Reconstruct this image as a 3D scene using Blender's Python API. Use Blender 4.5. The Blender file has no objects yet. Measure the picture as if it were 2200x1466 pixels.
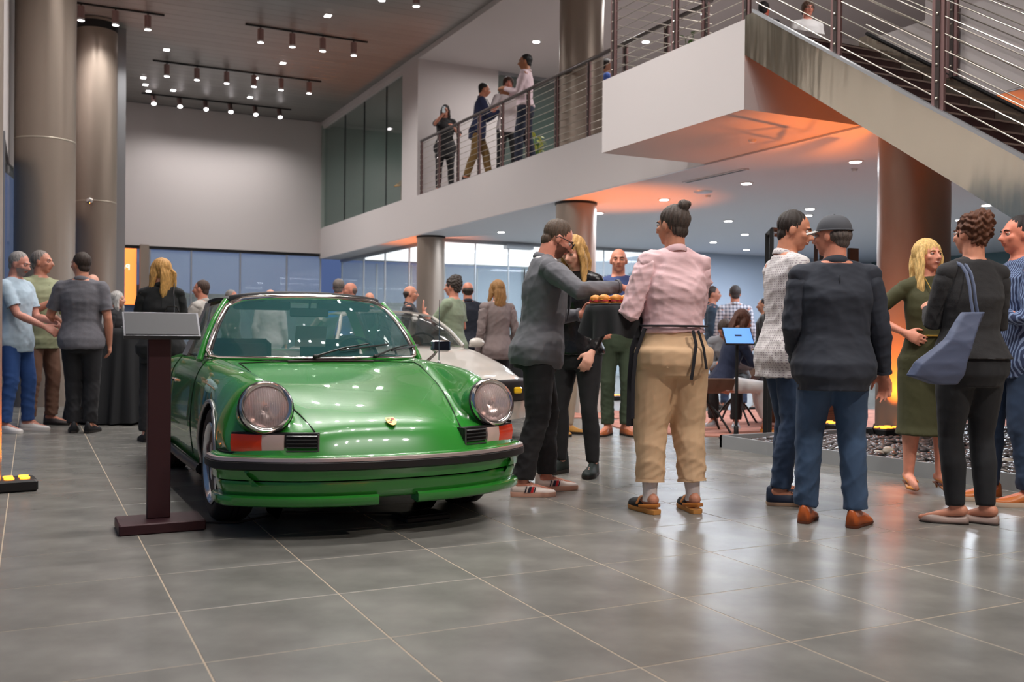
import bpy, math, random
import numpy as np
from mathutils import Matrix, Vector, Quaternion

SC = bpy.context.scene
COL = SC.collection
rnd = random.Random(7)

# ------------------------------------------------------------------ camera
def setup_camera():
    F, VPX, CX, CY = 2090.0, 65.0, 1100.0, 733.0
    yaw = math.atan((CX - VPX) / F); roll = math.radians(0.55); pitch = math.atan((CY - 708.0 - (CX - VPX) * math.tan(roll)) / F)
    fw = Vector((math.sin(yaw), math.cos(yaw), 0)); rt = Vector((math.cos(yaw), -math.sin(yaw), 0)); up = Vector((0, 0, 1))
    f2 = fw * math.cos(pitch) - up * math.sin(pitch); u2 = up * math.cos(pitch) + fw * math.sin(pitch)
    r3 = rt * math.cos(roll) + u2 * math.sin(roll); u3 = u2 * math.cos(roll) - rt * math.sin(roll)
    cd = bpy.data.cameras.new('camera'); co = bpy.data.objects.new('camera', cd); COL.objects.link(co)
    cd.sensor_width = 36; cd.lens = 36 * F / 2200.0; cd.clip_end = 300
    co.matrix_world = Matrix(((r3.x, u3.x, -f2.x, 0), (r3.y, u3.y, -f2.y, 0), (r3.z, u3.z, -f2.z, 1.03), (0, 0, 0, 1)))
    cd.dof.use_dof = True; cd.dof.focus_distance = 5.6; cd.dof.aperture_fstop = 3.2
    SC.camera = co
setup_camera()
SC.view_settings.view_transform = 'Standard'; SC.view_settings.look = 'None'
SC.view_settings.exposure = 0.52; SC.view_settings.gamma = 1.0; SC.view_settings.use_curve_mapping = False

# ------------------------------------------------------------------ world: dusk sky
W = bpy.data.worlds.new('world'); SC.world = W; W.use_nodes = True
nt = W.node_tree; nt.nodes.clear()
out = nt.nodes.new('ShaderNodeOutputWorld'); bg = nt.nodes.new('ShaderNodeBackground'); tc = nt.nodes.new('ShaderNodeTexCoord')
sp = nt.nodes.new('ShaderNodeSeparateXYZ'); rp = nt.nodes.new('ShaderNodeValToRGB')
nt.links.new(tc.outputs['Generated'], sp.inputs[0]); nt.links.new(sp.outputs['Z'], rp.inputs[0]); nt.links.new(rp.outputs[0], bg.inputs[0]); nt.links.new(bg.outputs[0], out.inputs[0])
rp.color_ramp.elements[0].position = 0.0; rp.color_ramp.elements[0].color = (0.085, 0.125, 0.27, 1)
rp.color_ramp.elements[1].position = 0.5; rp.color_ramp.elements[1].color = (0.10, 0.18, 0.42, 1)
bg.inputs[1].default_value = 0.62

def add_light(kind, name, loc, energy, color=(1, 1, 1), size=0.5, sizey=None, aim=None, spot=None, blend=0.5, radius=0.05):
    ld = bpy.data.lights.new(name, kind); lo = bpy.data.objects.new(name, ld); COL.objects.link(lo)
    lo.location = loc; ld.energy = energy; ld.color = color
    if kind == 'AREA':
        ld.shape = 'RECTANGLE'; ld.size = size; ld.size_y = sizey or size
    else:
        ld.shadow_soft_size = radius
    if kind == 'SPOT':
        ld.spot_size = math.radians(spot or 60); ld.spot_blend = blend
    if aim is not None:
        d = Vector(aim) - Vector(loc); lo.rotation_euler = d.to_track_quat('-Z', 'Y').to_euler()
    return lo
WARM = (1.0, 0.90, 0.80); COOL = (0.82, 0.90, 1.0); WHITE = (1.0, 0.96, 0.93)
# rows of track and recessed fittings in the tall ceiling (each row's light is one strip)
MAIN_ROWS = ((26.8, (2.84, 3.49, 4.15, 4.79, 5.45, 6.11), 55), (23.45, (2.76, 3.42, 4.09, 4.72, 5.36, 6.04), 100), (19.9, (0.82, 1.42, 2.0, 4.11, 4.75, 5.38, 6.04), 90),
             (16.3, (4.83, 5.47, 6.11), 110), (12.4, (1.2, 1.85, 2.5, 3.15, 3.8, 4.45), 120), (8.8, (1.2, 1.85, 2.5, 3.15, 3.8, 4.45, 5.1), 120), (5.2, (1.2, 1.85, 2.5, 3.15, 3.8, 4.45), 110), (1.8, (1.2, 1.85, 2.5, 3.15, 3.8, 4.45), 110))
for (y, xs, e) in MAIN_ROWS:
    for x in xs: add_light('SPOT', 'track_lamp', (x, y, 6.80), e, WHITE, aim=(x, y, 0), spot=150, blend=1.0, radius=0.055)
# low ceiling of the lounge under the balcony; area lamps stand in for downlights
for (x, y, e) in ((10.0, 9.0, 130), (10.2, 14.0, 145), (10.2, 18.2, 135), (15.0, 12.0, 160), (15.5, 17.5, 190)):
    add_light('AREA', 'lounge_downlight_fill', (x, y, 3.12), e, COOL, 3.0, 0.6)
# upper floor
for (x, y, e) in ((10.0, 8.5, 70), (10.0, 14.5, 60), (9.8, 18.5, 50)):
    add_light('AREA', 'upper_floor_light', (x, y, 6.95), e, WHITE, 2.5, 0.6)
add_light('AREA', 'office_light', (10.2, 24.5, 6.9), 45, (0.85, 1.0, 0.92), 2.0, 1.0)
# bright neighbouring room behind the glass doors
add_light('AREA', 'annex_light', (10.8, 23.5, 3.1), 90, COOL, 4.0, 4.0)
# added warm spot high to the right, out of view, brightening the front guests
add_light('SPOT', 'front_fill_spot', (4.6, -0.6, 5.6), 500, WARM, aim=(4.3, 4.5, 0.8), spot=60, blend=0.9, radius=0.10)

# ------------------------------------------------------------------ materials
MATS = {}
def lin(c):
    return tuple(((v / 12.92) if v <= 0.04045 else ((v + 0.055) / 1.055) ** 2.4) for v in c)
def srgb(r, g, b):
    return lin((r / 255, g / 255, b / 255))
def mat(name, col=(0.5, 0.5, 0.5), rough=0.5, metal=0.0, coat=0.0, emit=None, estr=1.0, trans=0.0, ior=1.45, alpha=1.0, spec=None, sheen=0.0,
        noise=None, bump=None, objrand=0.0, aniso=0.0, wave=None, sss=0.0):
    if name in MATS: return MATS[name]
    m = bpy.data.materials.new(name); m.use_nodes = True; MATS[name] = m
    t = m.node_tree; b = t.nodes['Principled BSDF']
    b.inputs['Base Color'].default_value = (*col, 1); b.inputs['Roughness'].default_value = rough; b.inputs['Metallic'].default_value = metal
    b.inputs['Coat Weight'].default_value = coat; b.inputs['Coat Roughness'].default_value = 0.03
    b.inputs['Transmission Weight'].default_value = trans; b.inputs['IOR'].default_value = ior; b.inputs['Alpha'].default_value = alpha
    b.inputs['Sheen Weight'].default_value = sheen; b.inputs['Anisotropic'].default_value = aniso
    if spec is not None: b.inputs['Specular IOR Level'].default_value = spec
    if sss: b.inputs['Subsurface Weight'].default_value = sss; b.inputs['Subsurface Radius'].default_value = (0.02, 0.008, 0.004)
    if emit: b.inputs['Emission Color'].default_value = (*emit, 1); b.inputs['Emission Strength'].default_value = estr
    tcn = t.nodes.new('ShaderNodeTexCoord')
    last = None
    if noise:  # (scale, amount, stretch) colour variation
        sc, am, st = noise
        mp = t.nodes.new('ShaderNodeMapping'); mp.inputs['Scale'].default_value = st
        nz = t.nodes.new('ShaderNodeTexNoise'); nz.inputs['Scale'].default_value = sc; nz.inputs['Detail'].default_value = 5
        cr = t.nodes.new('ShaderNodeValToRGB')
        cr.color_ramp.elements[0].position = 0.3; cr.color_ramp.elements[1].position = 0.7
        lo = tuple(max(0, c * (1 - am)) for c in col); hi = tuple(min(1, c * (1 + am)) for c in col)
        cr.color_ramp.elements[0].color = (*lo, 1); cr.color_ramp.elements[1].color = (*hi, 1)
        t.links.new(tcn.outputs['Object'], mp.inputs[0]); t.links.new(mp.outputs[0], nz.inputs['Vector']); t.links.new(nz.outputs['Fac'], cr.inputs[0])
        last = cr.outputs[0]
    if objrand:
        oi = t.nodes.new('ShaderNodeObjectInfo'); ma = t.nodes.new('ShaderNodeMapRange')
        ma.inputs['To Min'].default_value = 1 - objrand; ma.inputs['To Max'].default_value = 1 + objrand
        t.links.new(oi.outputs['Random'], ma.inputs['Value'])
        vm = t.nodes.new('ShaderNodeVectorMath'); vm.operation = 'SCALE'
        if last: t.links.new(last, vm.inputs[0])
        else: vm.inputs[0].default_value = col
        t.links.new(ma.outputs[0], vm.inputs['Scale']); last = vm.outputs[0]
    if last: t.links.new(last, b.inputs['Base Color'])
    if bump:  # (scale, strength, distance, stretch)
        sc, stn, di, st = bump
        mp = t.nodes.new('ShaderNodeMapping'); mp.inputs['Scale'].default_value = st
        nz = t.nodes.new('ShaderNodeTexNoise'); nz.inputs['Scale'].default_value = sc; nz.inputs['Detail'].default_value = 4
        bp = t.nodes.new('ShaderNodeBump'); bp.inputs['Strength'].default_value = stn; bp.inputs['Distance'].default_value = di
        t.links.new(tcn.outputs['Object'], mp.inputs[0]); t.links.new(mp.outputs[0], nz.inputs['Vector']); t.links.new(nz.outputs['Fac'], bp.inputs['Height'])
        t.links.new(bp.outputs[0], b.inputs['Normal'])
    return m
def pattern_mat(name, base, line, kind, scale, rough=0.8):
    if name in MATS: return MATS[name]
    m = mat(name, base, rough)
    t = m.node_tree; b = t.nodes['Principled BSDF']; tcn = [n for n in t.nodes if n.type == 'TEX_COORD'][0]
    sp = t.nodes.new('ShaderNodeSeparateXYZ'); t.links.new(tcn.outputs['Object'], sp.inputs[0])
    def stripes(sock, sc, lo):
        a = t.nodes.new('ShaderNodeMath'); a.operation = 'MULTIPLY'; a.inputs[1].default_value = sc; t.links.new(sock, a.inputs[0])
        s = t.nodes.new('ShaderNodeMath'); s.operation = 'SINE'; t.links.new(a.outputs[0], s.inputs[0])
        g = t.nodes.new('ShaderNodeMath'); g.operation = 'GREATER_THAN'; g.inputs[1].default_value = lo; t.links.new(s.outputs[0], g.inputs[0]); return g.outputs[0]
    mx = t.nodes.new('ShaderNodeMix'); mx.data_type = 'RGBA'; mx.inputs['A'].default_value = (*base, 1); mx.inputs['B'].default_value = (*line, 1)
    s1 = stripes(sp.outputs['X'], scale, 0.3)
    if kind == 'check':
        s2 = stripes(sp.outputs['Z'], scale, 0.3); ad = t.nodes.new('ShaderNodeMath'); ad.operation = 'ADD'; t.links.new(s1, ad.inputs[0]); t.links.new(s2, ad.inputs[1])
        mu = t.nodes.new('ShaderNodeMath'); mu.operation = 'MULTIPLY'; mu.inputs[1].default_value = 0.5; t.links.new(ad.outputs[0], mu.inputs[0]); fac = mu.outputs[0]
    elif kind == 'dots':
        s2 = stripes(sp.outputs['Z'], scale, 0.3); mu = t.nodes.new('ShaderNodeMath'); mu.operation = 'MULTIPLY'; t.links.new(s1, mu.inputs[0]); t.links.new(s2, mu.inputs[1]); fac = mu.outputs[0]
    else: fac = s1
    t.links.new(fac, mx.inputs['Factor']); t.links.new(mx.outputs['Result'], b.inputs['Base Color'])
    return m

# ------------------------------------------------------------------ mesh helpers
def smooth_all(me, ang=None):
    me.polygons.foreach_set('use_smooth', [True] * len(me.polygons))
    if ang is not None:
        try: me.set_sharp_from_angle(angle=math.radians(ang))
        except Exception: pass
class MB:
    def __init__(s): s.v = []; s.f = []
    def add(s, vs, fs):
        o = len(s.v); s.v.extend([tuple(map(float, p)) for p in vs]); s.f.extend([tuple(i + o for i in f) for f in fs]); return s
    def box(s, c, d, rot=None):
        hx, hy, hz = d[0] / 2, d[1] / 2, d[2] / 2
        P = [Vector((x * hx, y * hy, z * hz)) for x in (-1, 1) for y in (-1, 1) for z in (-1, 1)]
        if rot is not None: P = [rot @ p for p in P]
        c = Vector(c); P = [p + c for p in P]
        return s.add(P, [(0, 1, 3, 2), (4, 6, 7, 5), (0, 4, 5, 1), (2, 3, 7, 6), (0, 2, 6, 4), (1, 5, 7, 3)])
    def bbox(s, lo, hi):
        return s.box([(a + b) / 2 for a, b in zip(lo, hi)], [b - a for a, b in zip(lo, hi)])
    def bevbox(s, lo, hi, r):
        # box with chamfered vertical/horizontal edges through stacked rings
        x0, y0, z0 = lo; x1, y1, z1 = hi
        def ring(i, z): return [(x0 + i + r, y0 + i, z), (x1 - i - r, y0 + i, z), (x1 - i, y0 + i + r, z), (x1 - i, y1 - i - r, z), (x1 - i - r, y1 - i, z), (x0 + i + r, y1 - i, z), (x0 + i, y1 - i - r, z), (x0 + i, y0 + i + r, z)]
        rings = [ring(r, z0), ring(0, z0 + r), ring(0, z1 - r), ring(r, z1)]
        return s.rings(rings)
    def rings(s, rings, closed=True, caps=True, loop=False):
        n = len(rings[0]); vs = [p for r in rings for p in r]; fs = []
        R = len(rings)
        for i in range(R if loop else R - 1):
            a = i * n; b = ((i + 1) % R) * n
            for j in range(n if closed else n - 1):
                k = (j + 1) % n; fs.append((a + j, a + k, b + k, b + j))
        if caps and not loop and closed:
            fs.append(tuple(reversed(range(n)))); fs.append(tuple(range((R - 1) * n, R * n)))
        return s.add(vs, fs)
    def tube(s, pts, rad, n=10, caps=True, round_ends=False, up=None):
        pts = [Vector(p) for p in pts]; N = len(pts)
        if not isinstance(rad, list): rad = [rad] * N
        rad = [(r if hasattr(r, '__len__') else (r, r)) for r in rad]
        if round_ends:
            d0 = (pts[1] - pts[0]).normalized(); d1 = (pts[-1] - pts[-2]).normalized()
            r0, r1 = rad[0], rad[-1]; pp = []; rr = []
            for a in (80, 50, 25): k = math.radians(a); pp.append(pts[0] - d0 * math.sin(k) * min(r0)); rr.append((r0[0] * math.cos(k), r0[1] * math.cos(k)))
            pp += pts; rr += list(rad)
            for a in (25, 50, 80): k = math.radians(a); pp.append(pts[-1] + d1 * math.sin(k) * min(r1)); rr.append((r1[0] * math.cos(k), r1[1] * math.cos(k)))
            pts, rad, N = pp, rr, len(pp)
        tang = []
        for i in range(N):
            a = pts[max(0, i - 1)]; b = pts[min(N - 1, i + 1)]; d = (b - a); tang.append(d.normalized() if d.length > 1e-9 else Vector((0, 0, 1)))
        u = Vector(up) if up is not None else (Vector((0, 1, 0)) if abs(tang[0].y) < 0.9 else Vector((1, 0, 0)))
        rings = []
        for i in range(N):
            t = tang[i]; u = (u - t * u.dot(t))
            if u.length < 1e-6: u = t.orthogonal()
            u.normalize(); w = t.cross(u)
            rings.append([pts[i] + (w * math.cos(2 * math.pi * j / n)) * rad[i][0] + (u * math.sin(2 * math.pi * j / n)) * rad[i][1] for j in range(n)])
        return s.rings(rings, caps=caps)
    def ell(s, c, r, n=14, m=9, rot=None):
        c = Vector(c); rings = []
        for i in range(m + 1):
            a = math.pi * (i + 0.02 if i == 0 else (i - 0.02 if i == m else i)) / m
            ring = []
            for j in range(n):
                b = 2 * math.pi * j / n; p = Vector((r[0] * math.sin(a) * math.cos(b), r[1] * math.sin(a) * math.sin(b), r[2] * math.cos(a)))
                if rot is not None: p = rot @ p
                ring.append(c + p)
            rings.append(ring)
        rings.reverse()
        return s.rings(rings)
    def lathe(s, prof, c=(0, 0, 0), axis='Z', n=24, caps=True, loop=False):
        rings = []
        for (r, h) in prof:
            ring = []
            for j in range(n):
                a = 2 * math.pi * j / n; x, y = r * math.cos(a), r * math.sin(a)
                p = (x, y, h) if axis == 'Z' else ((h, x, y) if axis == 'X' else (y, h, x))
                ring.append((p[0] + c[0], p[1] + c[1], p[2] + c[2]))
            rings.append(ring)
        return s.rings(rings, caps=caps, loop=loop)
    def grid(s, P, flip=False):  # P[i][j]
        n = len(P[0]); vs = [p for r in P for p in r]; fs = []
        for i in range(len(P) - 1):
            for j in range(n - 1):
                q = (i * n + j, i * n + j + 1, (i + 1) * n + j + 1, (i + 1) * n + j); fs.append(tuple(reversed(q)) if flip else q)
        return s.add(vs, fs)
    def sheet(s, P, th):  # grid with thickness along its normal
        P = np.array([[list(p) for p in r] for r in P], float)
        du = np.gradient(P, axis=0); dv = np.gradient(P, axis=1); N = np.cross(du, dv); L = np.linalg.norm(N, axis=2, keepdims=True); N = N / np.maximum(L, 1e-9)
        Q = P - N * th; s.grid(P.tolist()); s.grid(Q.tolist(), flip=True)
        a, b = P.shape[:2]
        edge = [(0, j) for j in range(b)] + [(i, b - 1) for i in range(1, a)] + [(a - 1, j) for j in range(b - 2, -1, -1)] + [(i, 0) for i in range(a - 2, 0, -1)]
        ring1 = [tuple(P[e]) for e in edge]; ring2 = [tuple(Q[e]) for e in edge]
        return s.rings([ring1, ring2], caps=False)
    def prism(s, poly, a, b, axis='X'):  # 2D polygon extruded along axis from a to b
        def mk(p, h): return (h, p[0], p[1]) if axis == 'X' else ((p[0], h, p[1]) if axis == 'Y' else (p[0], p[1], h))
        return s.rings([[mk(p, a) for p in poly], [mk(p, b) for p in poly]])
    def mesh(s, name, mats, smooth=None):
        me = bpy.data.meshes.new(name); me.from_pydata(s.v, [], s.f)
        for m in (mats if isinstance(mats, (list, tuple)) else [mats]):
            if m: me.materials.append(m)
        me.validate(); 
        if smooth is not None: smooth_all(me, smooth if smooth < 180 else None)
        me.update(); return me
    def build(s, name, mats, parent=None, smooth=None, kind=None):
        o = bpy.data.objects.new(name, s.mesh(name, mats, smooth)); COL.objects.link(o)
        fixnormals(o.data)
        if parent: o.parent = parent
        if kind: o['kind'] = kind
        return o
import bmesh
def fixnormals(me):
    if len(me.polygons) > 60000: return
    bm = bmesh.new(); bm.from_mesh(me); bmesh.ops.recalc_face_normals(bm, faces=bm.faces); bm.to_mesh(me); bm.free()
def tag(o, label=None, cat=None, group=None, kind=None):
    if label: o['label'] = label
    if cat: o['category'] = cat
    if group: o['group'] = group
    if kind: o['kind'] = kind
    return o
def empty(name, loc=(0, 0, 0), rz=0.0, parent=None):
    o = bpy.data.objects.new(name, None); COL.objects.link(o); o.location = loc; o.rotation_euler = (0, 0, rz); o.empty_display_size = 0.1
    if parent: o.parent = parent
    return o
def inst(name, me, parent=None, loc=(0, 0, 0), rot=None, scale=None):
    o = bpy.data.objects.new(name, me); COL.objects.link(o); o.location = loc
    if rot is not None: o.rotation_euler = rot
    if scale is not None: o.scale = scale
    if parent: o.parent = parent
    return o
def struct(o): o['kind'] = 'structure'; return o
def text_obj(name, body, size, loc, rot, m, parent=None, depth=0.002, align='LEFT', flipx=False):
    cu = bpy.data.curves.new(name, 'FONT'); cu.body = body; cu.size = size; cu.extrude = depth; cu.align_x = align; cu.resolution_u = 3
    o = bpy.data.objects.new(name, cu); COL.objects.link(o)
    dg = bpy.context.evaluated_depsgraph_get(); me = bpy.data.meshes.new_from_object(o.evaluated_get(dg)); bpy.data.objects.remove(o)
    if flipx: me.transform(Matrix.Scale(-1, 4, (1, 0, 0)))
    me.materials.clear(); me.materials.append(m)
    return inst(name, me, parent, loc, rot)
# ------------------------------------------------------------------ materials of the building
M_plaster = mat('white_plaster', srgb(196, 189, 188), 0.75, bump=(60, 0.05, 0.002, (1, 1, 1)))
M_ceil_low = mat('low_ceiling', srgb(206, 208, 216), 0.7)
M_plank = mat('ceiling_metal', srgb(142, 140, 137), 0.40, 0.35, objrand=0.06)
M_tile = mat('slate_tile', srgb(120, 118, 113), 0.27, 0, spec=0.5, noise=(3.4, 0.24, (1, 1, 1)), bump=(14, 0.12, 0.004, (1, 1, 1)), objrand=0.05)
M_grout = mat('grout', srgb(176, 160, 140), 0.8)
M_column = mat('column_bronze_metal', srgb(158, 144, 132), 0.38, 0.5, noise=(1.2, 0.08, (1, 1, 0.3)))
M_seam = mat('column_seam', srgb(190, 180, 165), 0.4, 0.6)
M_darkmetal = mat('dark_metal', srgb(38, 38, 40), 0.45, 0.4)
M_post = mat('painted_post', srgb(128, 100, 98), 0.42, 0.55)
M_postdark = mat('post_dark', srgb(70, 62, 60), 0.4, 0.6)
M_cable = mat('steel_cable', srgb(205, 198, 186), 0.3, 0.9)
M_rail = mat('top_rail_steel', srgb(110, 104, 102), 0.28, 0.9)
M_steel = mat('brushed_stainless', srgb(214, 206, 188), 0.13, 0.95, bump=(1.1, 0.8, 0.05, (1, 1.2, 0.22)))
M_tread = mat('stair_tread', srgb(62, 36, 36), 0.55)
M_brown = mat('stair_underside', srgb(95, 66, 60), 0.6)
M_glass = mat('clear_glass', (0.78, 0.92, 0.92), 0.02, 0, alpha=0.16, spec=0.8)
M_glassg = mat('green_tint_glass', srgb(84, 104, 98), 0.03, 0, alpha=0.36, spec=0.7)
M_mull = mat('mullion_silver', srgb(170, 172, 176), 0.35, 0.7)
M_white_emit = mat('ceiling_light_as_glow', (1, 1, 1), 0.6, emit=(0.93, 0.97, 1.0), estr=1.05)  # plain white annex ceiling, its lit brightness put in as emission
M_lamp = mat('lamp_face', (1, 1, 1), 0.5, emit=(1.0, 0.93, 0.95), estr=14)
M_lampring = mat('lamp_trim', srgb(215, 212, 212), 0.4)
M_can = mat('spot_housing', srgb(150, 120, 116), 0.45, 0.2)
M_orange_emit = mat('orange_screen', (1, 0.4, 0.1), 0.5, emit=(1.0, 0.24, 0.045), estr=0.95)
M_black = mat('black_satin', srgb(22, 22, 23), 0.5)
M_bluewall = mat('pale_blue_wall', srgb(176, 188, 206), 0.8)
M_text = mat('dark_text', srgb(20, 60, 84), 0.8)
M_officegrey = mat('office_wall', srgb(150, 158, 152), 0.8)

# ------------------------------------------------------------------ floor with single tiles
floor = struct(MB().bbox((-1.2, -3.0, -0.12), (30, 34, -0.0012)).build('floor', M_grout))
TP = 0.605; G = 0.0030
tb = MB().bevbox((G, G, -0.02), (TP - G, TP - G, 0.0), 0.0010)
tile_me = tb.mesh('tile', M_tile)
cells = []
for i in range(-2, 40):
    for j in range(-1, 56):
        x = -0.115 + i * TP; y = 2.515 + (j - 4) * TP; cx, cy = x + TP / 2, y + TP / 2
        if x < -1.0 or y > 33: continue
        vis = abs(math.atan2(cx * 0.896 - cy * 0.4438, cx * 0.4438 + cy * 0.896)) < 0.56 if (cx * .4438 + cy * .896) > 0.3 else False
        if not vis: continue
        cells.append((math.hypot(cx, cy), x, y))
cells.sort()
near = [c for c in cells if c[0] > 2.2][:300]; rest = [c for c in cells if c not in near]
for (_, x, y) in near: inst('tile', tile_me, floor, (x, y, 0))
fb = MB()
for (_, x, y) in rest: fb.bbox((x + G, y + G, -0.02), (x + TP - G, y + TP - G, 0.0))
fb.build('tile_field', M_tile, floor, kind='stuff')

# ------------------------------------------------------------------ shell
XF = 7.6; ZS = 3.19; ZB = 4.05; ZC = 7.17; YB = 28.05
wall_back = struct(MB().bbox((1.5, YB, 3.33), (XF, YB + 0.3, ZC)).build('wall_back', M_plaster))
wall_left = struct(MB().rings([[(a, b, z) for (a, b) in ((-0.62, -1), (-0.28, 13.0), (-.27, 15.0), (0.62, 21.0), (1.95, YB + .3), (1.75, YB + .3), (0.42, 21.0), (-.47, 15.0), (-0.48, 13.0), (-0.85, -1))] for z in (3.3, ZC + .1)]).build('wall_left', M_plaster))
# glazing under the left wall
wl = struct(MB().rings([[(a, b, z) for (a, b) in ((-0.60, -1), (-0.30, 13.0), (-.29, 15.0), (0.60, 21.0), (1.93, YB), (1.90, YB), (0.57, 21.0), (-.32, 15.0), (-0.33, 13.0), (-0.63, -1))] for z in (0.0, 3.3)]).build('window_1', M_glassg))
mb = MB()
for (x, y) in ((-0.38, 9.5), (-0.31, 12.6), (-0.16, 15.8), (0.36, 19.4), (0.84, 22.3), (1.4, 25.2), (1.90, 27.9)): mb.bbox((x - .04, y - .03, 0), (x + .04, y + .03, 3.3))
mb.bbox((-0.7, -1, 3.24), (-0.62, 3, 3.32)); mb.build('window_frame', M_mull, wl)
# back glazing with panes
w2 = struct(MB().bbox((1.9, YB + .02, 3.25), (XF + 0.1, YB + .14, 3.33)).build('window_2', M_darkmetal))
xs = [2.05, 2.9, 3.98, 5.31, 6.63, 7.62]
for a, b in zip(xs[:-1], xs[1:]):
    MB().bbox((a + .02, YB + .05, 0.06), (b - .02, YB + .065, 3.25)).build('pane', M_glass, w2)
    MB().bbox((b - .018, YB + .03, 0.0), (b + .018, YB + .09, 3.26)).build('mullion', M_mull, w2)
MB().bbox((2.62, YB - .35, 0.0), (2.84, YB - .1, 3.33)).build('post', M_column, w2)
struct(MB().bbox((-1, -3.2, 0), (30, -3.0, 8)).build('wall_behind', M_plaster))
# ceiling: planks hung under a slab
ceiling = struct(MB().bbox((-1, -3, ZC + .03), (XF + .05, YB + .3, ZC + .2)).build('ceiling', M_darkmetal))
pk = MB().bevbox((-0.9, 0.004, 0.0), (XF, 0.296, 0.03), 0.003).mesh('plank', M_plank)
for k in range(100): inst('plank', pk, ceiling, (0, -2.0 + k * 0.3, ZC))
# floor slab of the upper level / balcony
slab = struct(MB().bbox((XF, -3.0, ZS), (30, YB + .2, ZB)).build('trim_1', M_plaster))
slab.name = 'ceiling_lounge'
struct(slab)
MB().bbox((XF + .004, -2.9, ZS - .012), (29.9, YB, ZS)).build('ceiling_board', M_ceil_low, slab)
struct(MB().bbox((XF, -3.0, 7.06), (30, YB + .2, ZC + .15)).build('ceiling_upper', M_plaster))
# pier, return wall and office windows on the upper level
struct(MB().bbox((XF, 20.12, ZB), (XF + .3, 21.12, 7.06)).bbox((XF + .3, 20.12, ZB), (9.55, 20.3, 7.06)).build('wall_pier', M_plaster))
w3 = struct(MB().bbox((XF + .02, 21.12, 6.98), (XF + .2, YB, 7.06)).bbox((XF + .02, 21.12, ZB), (XF + .2, YB, ZB + .03)).build('window_3', M_plaster))
ys = [21.12, 22.46, 24.21, 25.92, YB]
for a, b in zip(ys[:-1], ys[1:]):
    MB().bbox((XF + .08, a + .008, ZB + .03), (XF + .095, b - .008, 6.98)).build('pane', M_glassg, w3)
    if a > 21.2: MB().bbox((XF + .07, a - .012, ZB + .03), (XF + .105, a + .012, 6.98)).build('pane_joint', M_darkmetal, w3)
struct(MB().bbox((12.6, 20.3, ZB), (12.8, YB, 7.06)).bbox((XF + .0, YB - .1, ZB), (12.8, YB, 7.06)).build('wall_office', M_officegrey))
struct(MB().bbox((9.6, 24.4, ZB), (12.6, 24.5, 7.06)).build('wall_office_partition', M_plaster))
t = tag(empty('office_cabinet', (10.0, 23.9, ZB)), 'low cream office cupboard with dark top behind the upper windows', 'cabinet')
MB().bbox((-.9, -.2, 0), (.9, .2, 0.95)).build('body', mat('cream_laminate', srgb(190, 186, 160), .6), t)
MB().bbox((-.92, -.22, .95), (.92, .22, 1.0)).build('top', M_black, t)
for k in range(3): MB().bbox((-.88 + k * .6, -.215, .05), (-.32 + k * .6, -.2, .92)).build('door', mat('cream_laminate2', srgb(196, 192, 168), .6), t)
t = tag(empty('cardboard_box', (8.15, 21.6, ZB), 0.3), 'open brown cardboard box in the corner of the upper office window', 'box')
cb = mat('cardboard', srgb(176, 140, 96), .85)
MB().bbox((-.28, -.25, 0), (.28, .25, .55)).build('body', cb, t)
MB().box((-.36, 0, .5), (.02, .5, .3), Matrix.Rotation(.9, 3, 'Y')).build('flap', cb, t)
MB().box((.3, 0, .74), (.02, .5, .42), Matrix.Rotation(-.1, 3, 'Y')).build('flap', cb, t)
# glass front of the upper lounge beyond the balcony
w4 = struct(MB().bbox((9.55, 20.2, 6.98), (18, 20.3, 7.06)).build('window_4', M_mull))
for k in range(5): MB().bbox((9.6 + k * 1.6, 20.24, ZB), (11.17 + k * 1.6, 20.255, 6.98)).build('pane', M_glassg, w4)
struct(MB().bbox((13, 20.8, ZB), (18.5, 21.0, 7.06)).build('wall_upper_back', M_officegrey))
struct(MB().bbox((18, 0, ZB), (18.2, 20.3, 7.06)).build('wall_upper_side', M_plaster))
struct(MB().bbox((9.6, 1.0, ZB), (9.8, 8.3, 7.05)).build('wall_stair_side', M_plaster))
# lounge end walls
struct(MB().bbox((14.2, 20.35, 0), (30, 20.5, ZS - .012)).build('wall_lounge_back', M_bluewall))
struct(MB().bbox((14.2, 20.5, 0), (14.35, YB, ZS - .012)).build('wall_annex_right', M_bluewall))
struct(MB().bbox((21.5, 2, 0), (21.7, 20.35, ZS - .012)).build('wall_lounge_right', mat('teal_glass_wall', srgb(84, 108, 112), .25)))
text_obj('wall_lettering', 'we try to leave so', 0.15, (14.19, 23.4, 2.60), (math.pi / 2, 0, -math.pi / 2), M_text, bpy.data.objects['wall_annex_right'])
text_obj('wall_lettering', 'nd which sti', 0.15, (14.19, 21.75, 2.60), (math.pi / 2, 0, -math.pi / 2), M_text, bpy.data.objects['wall_annex_right'])
text_obj('wall_lettering', 'of meaning." Fra', 0.15, (14.19, 23.4, 2.40), (math.pi / 2, 0, -math.pi / 2), M_text, bpy.data.objects['wall_annex_right'])
struct(MB().bbox((8.5, 20.6, 3.10), (14.2, 26.6, 3.17)).build('ceiling_annex', M_white_emit))
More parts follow.
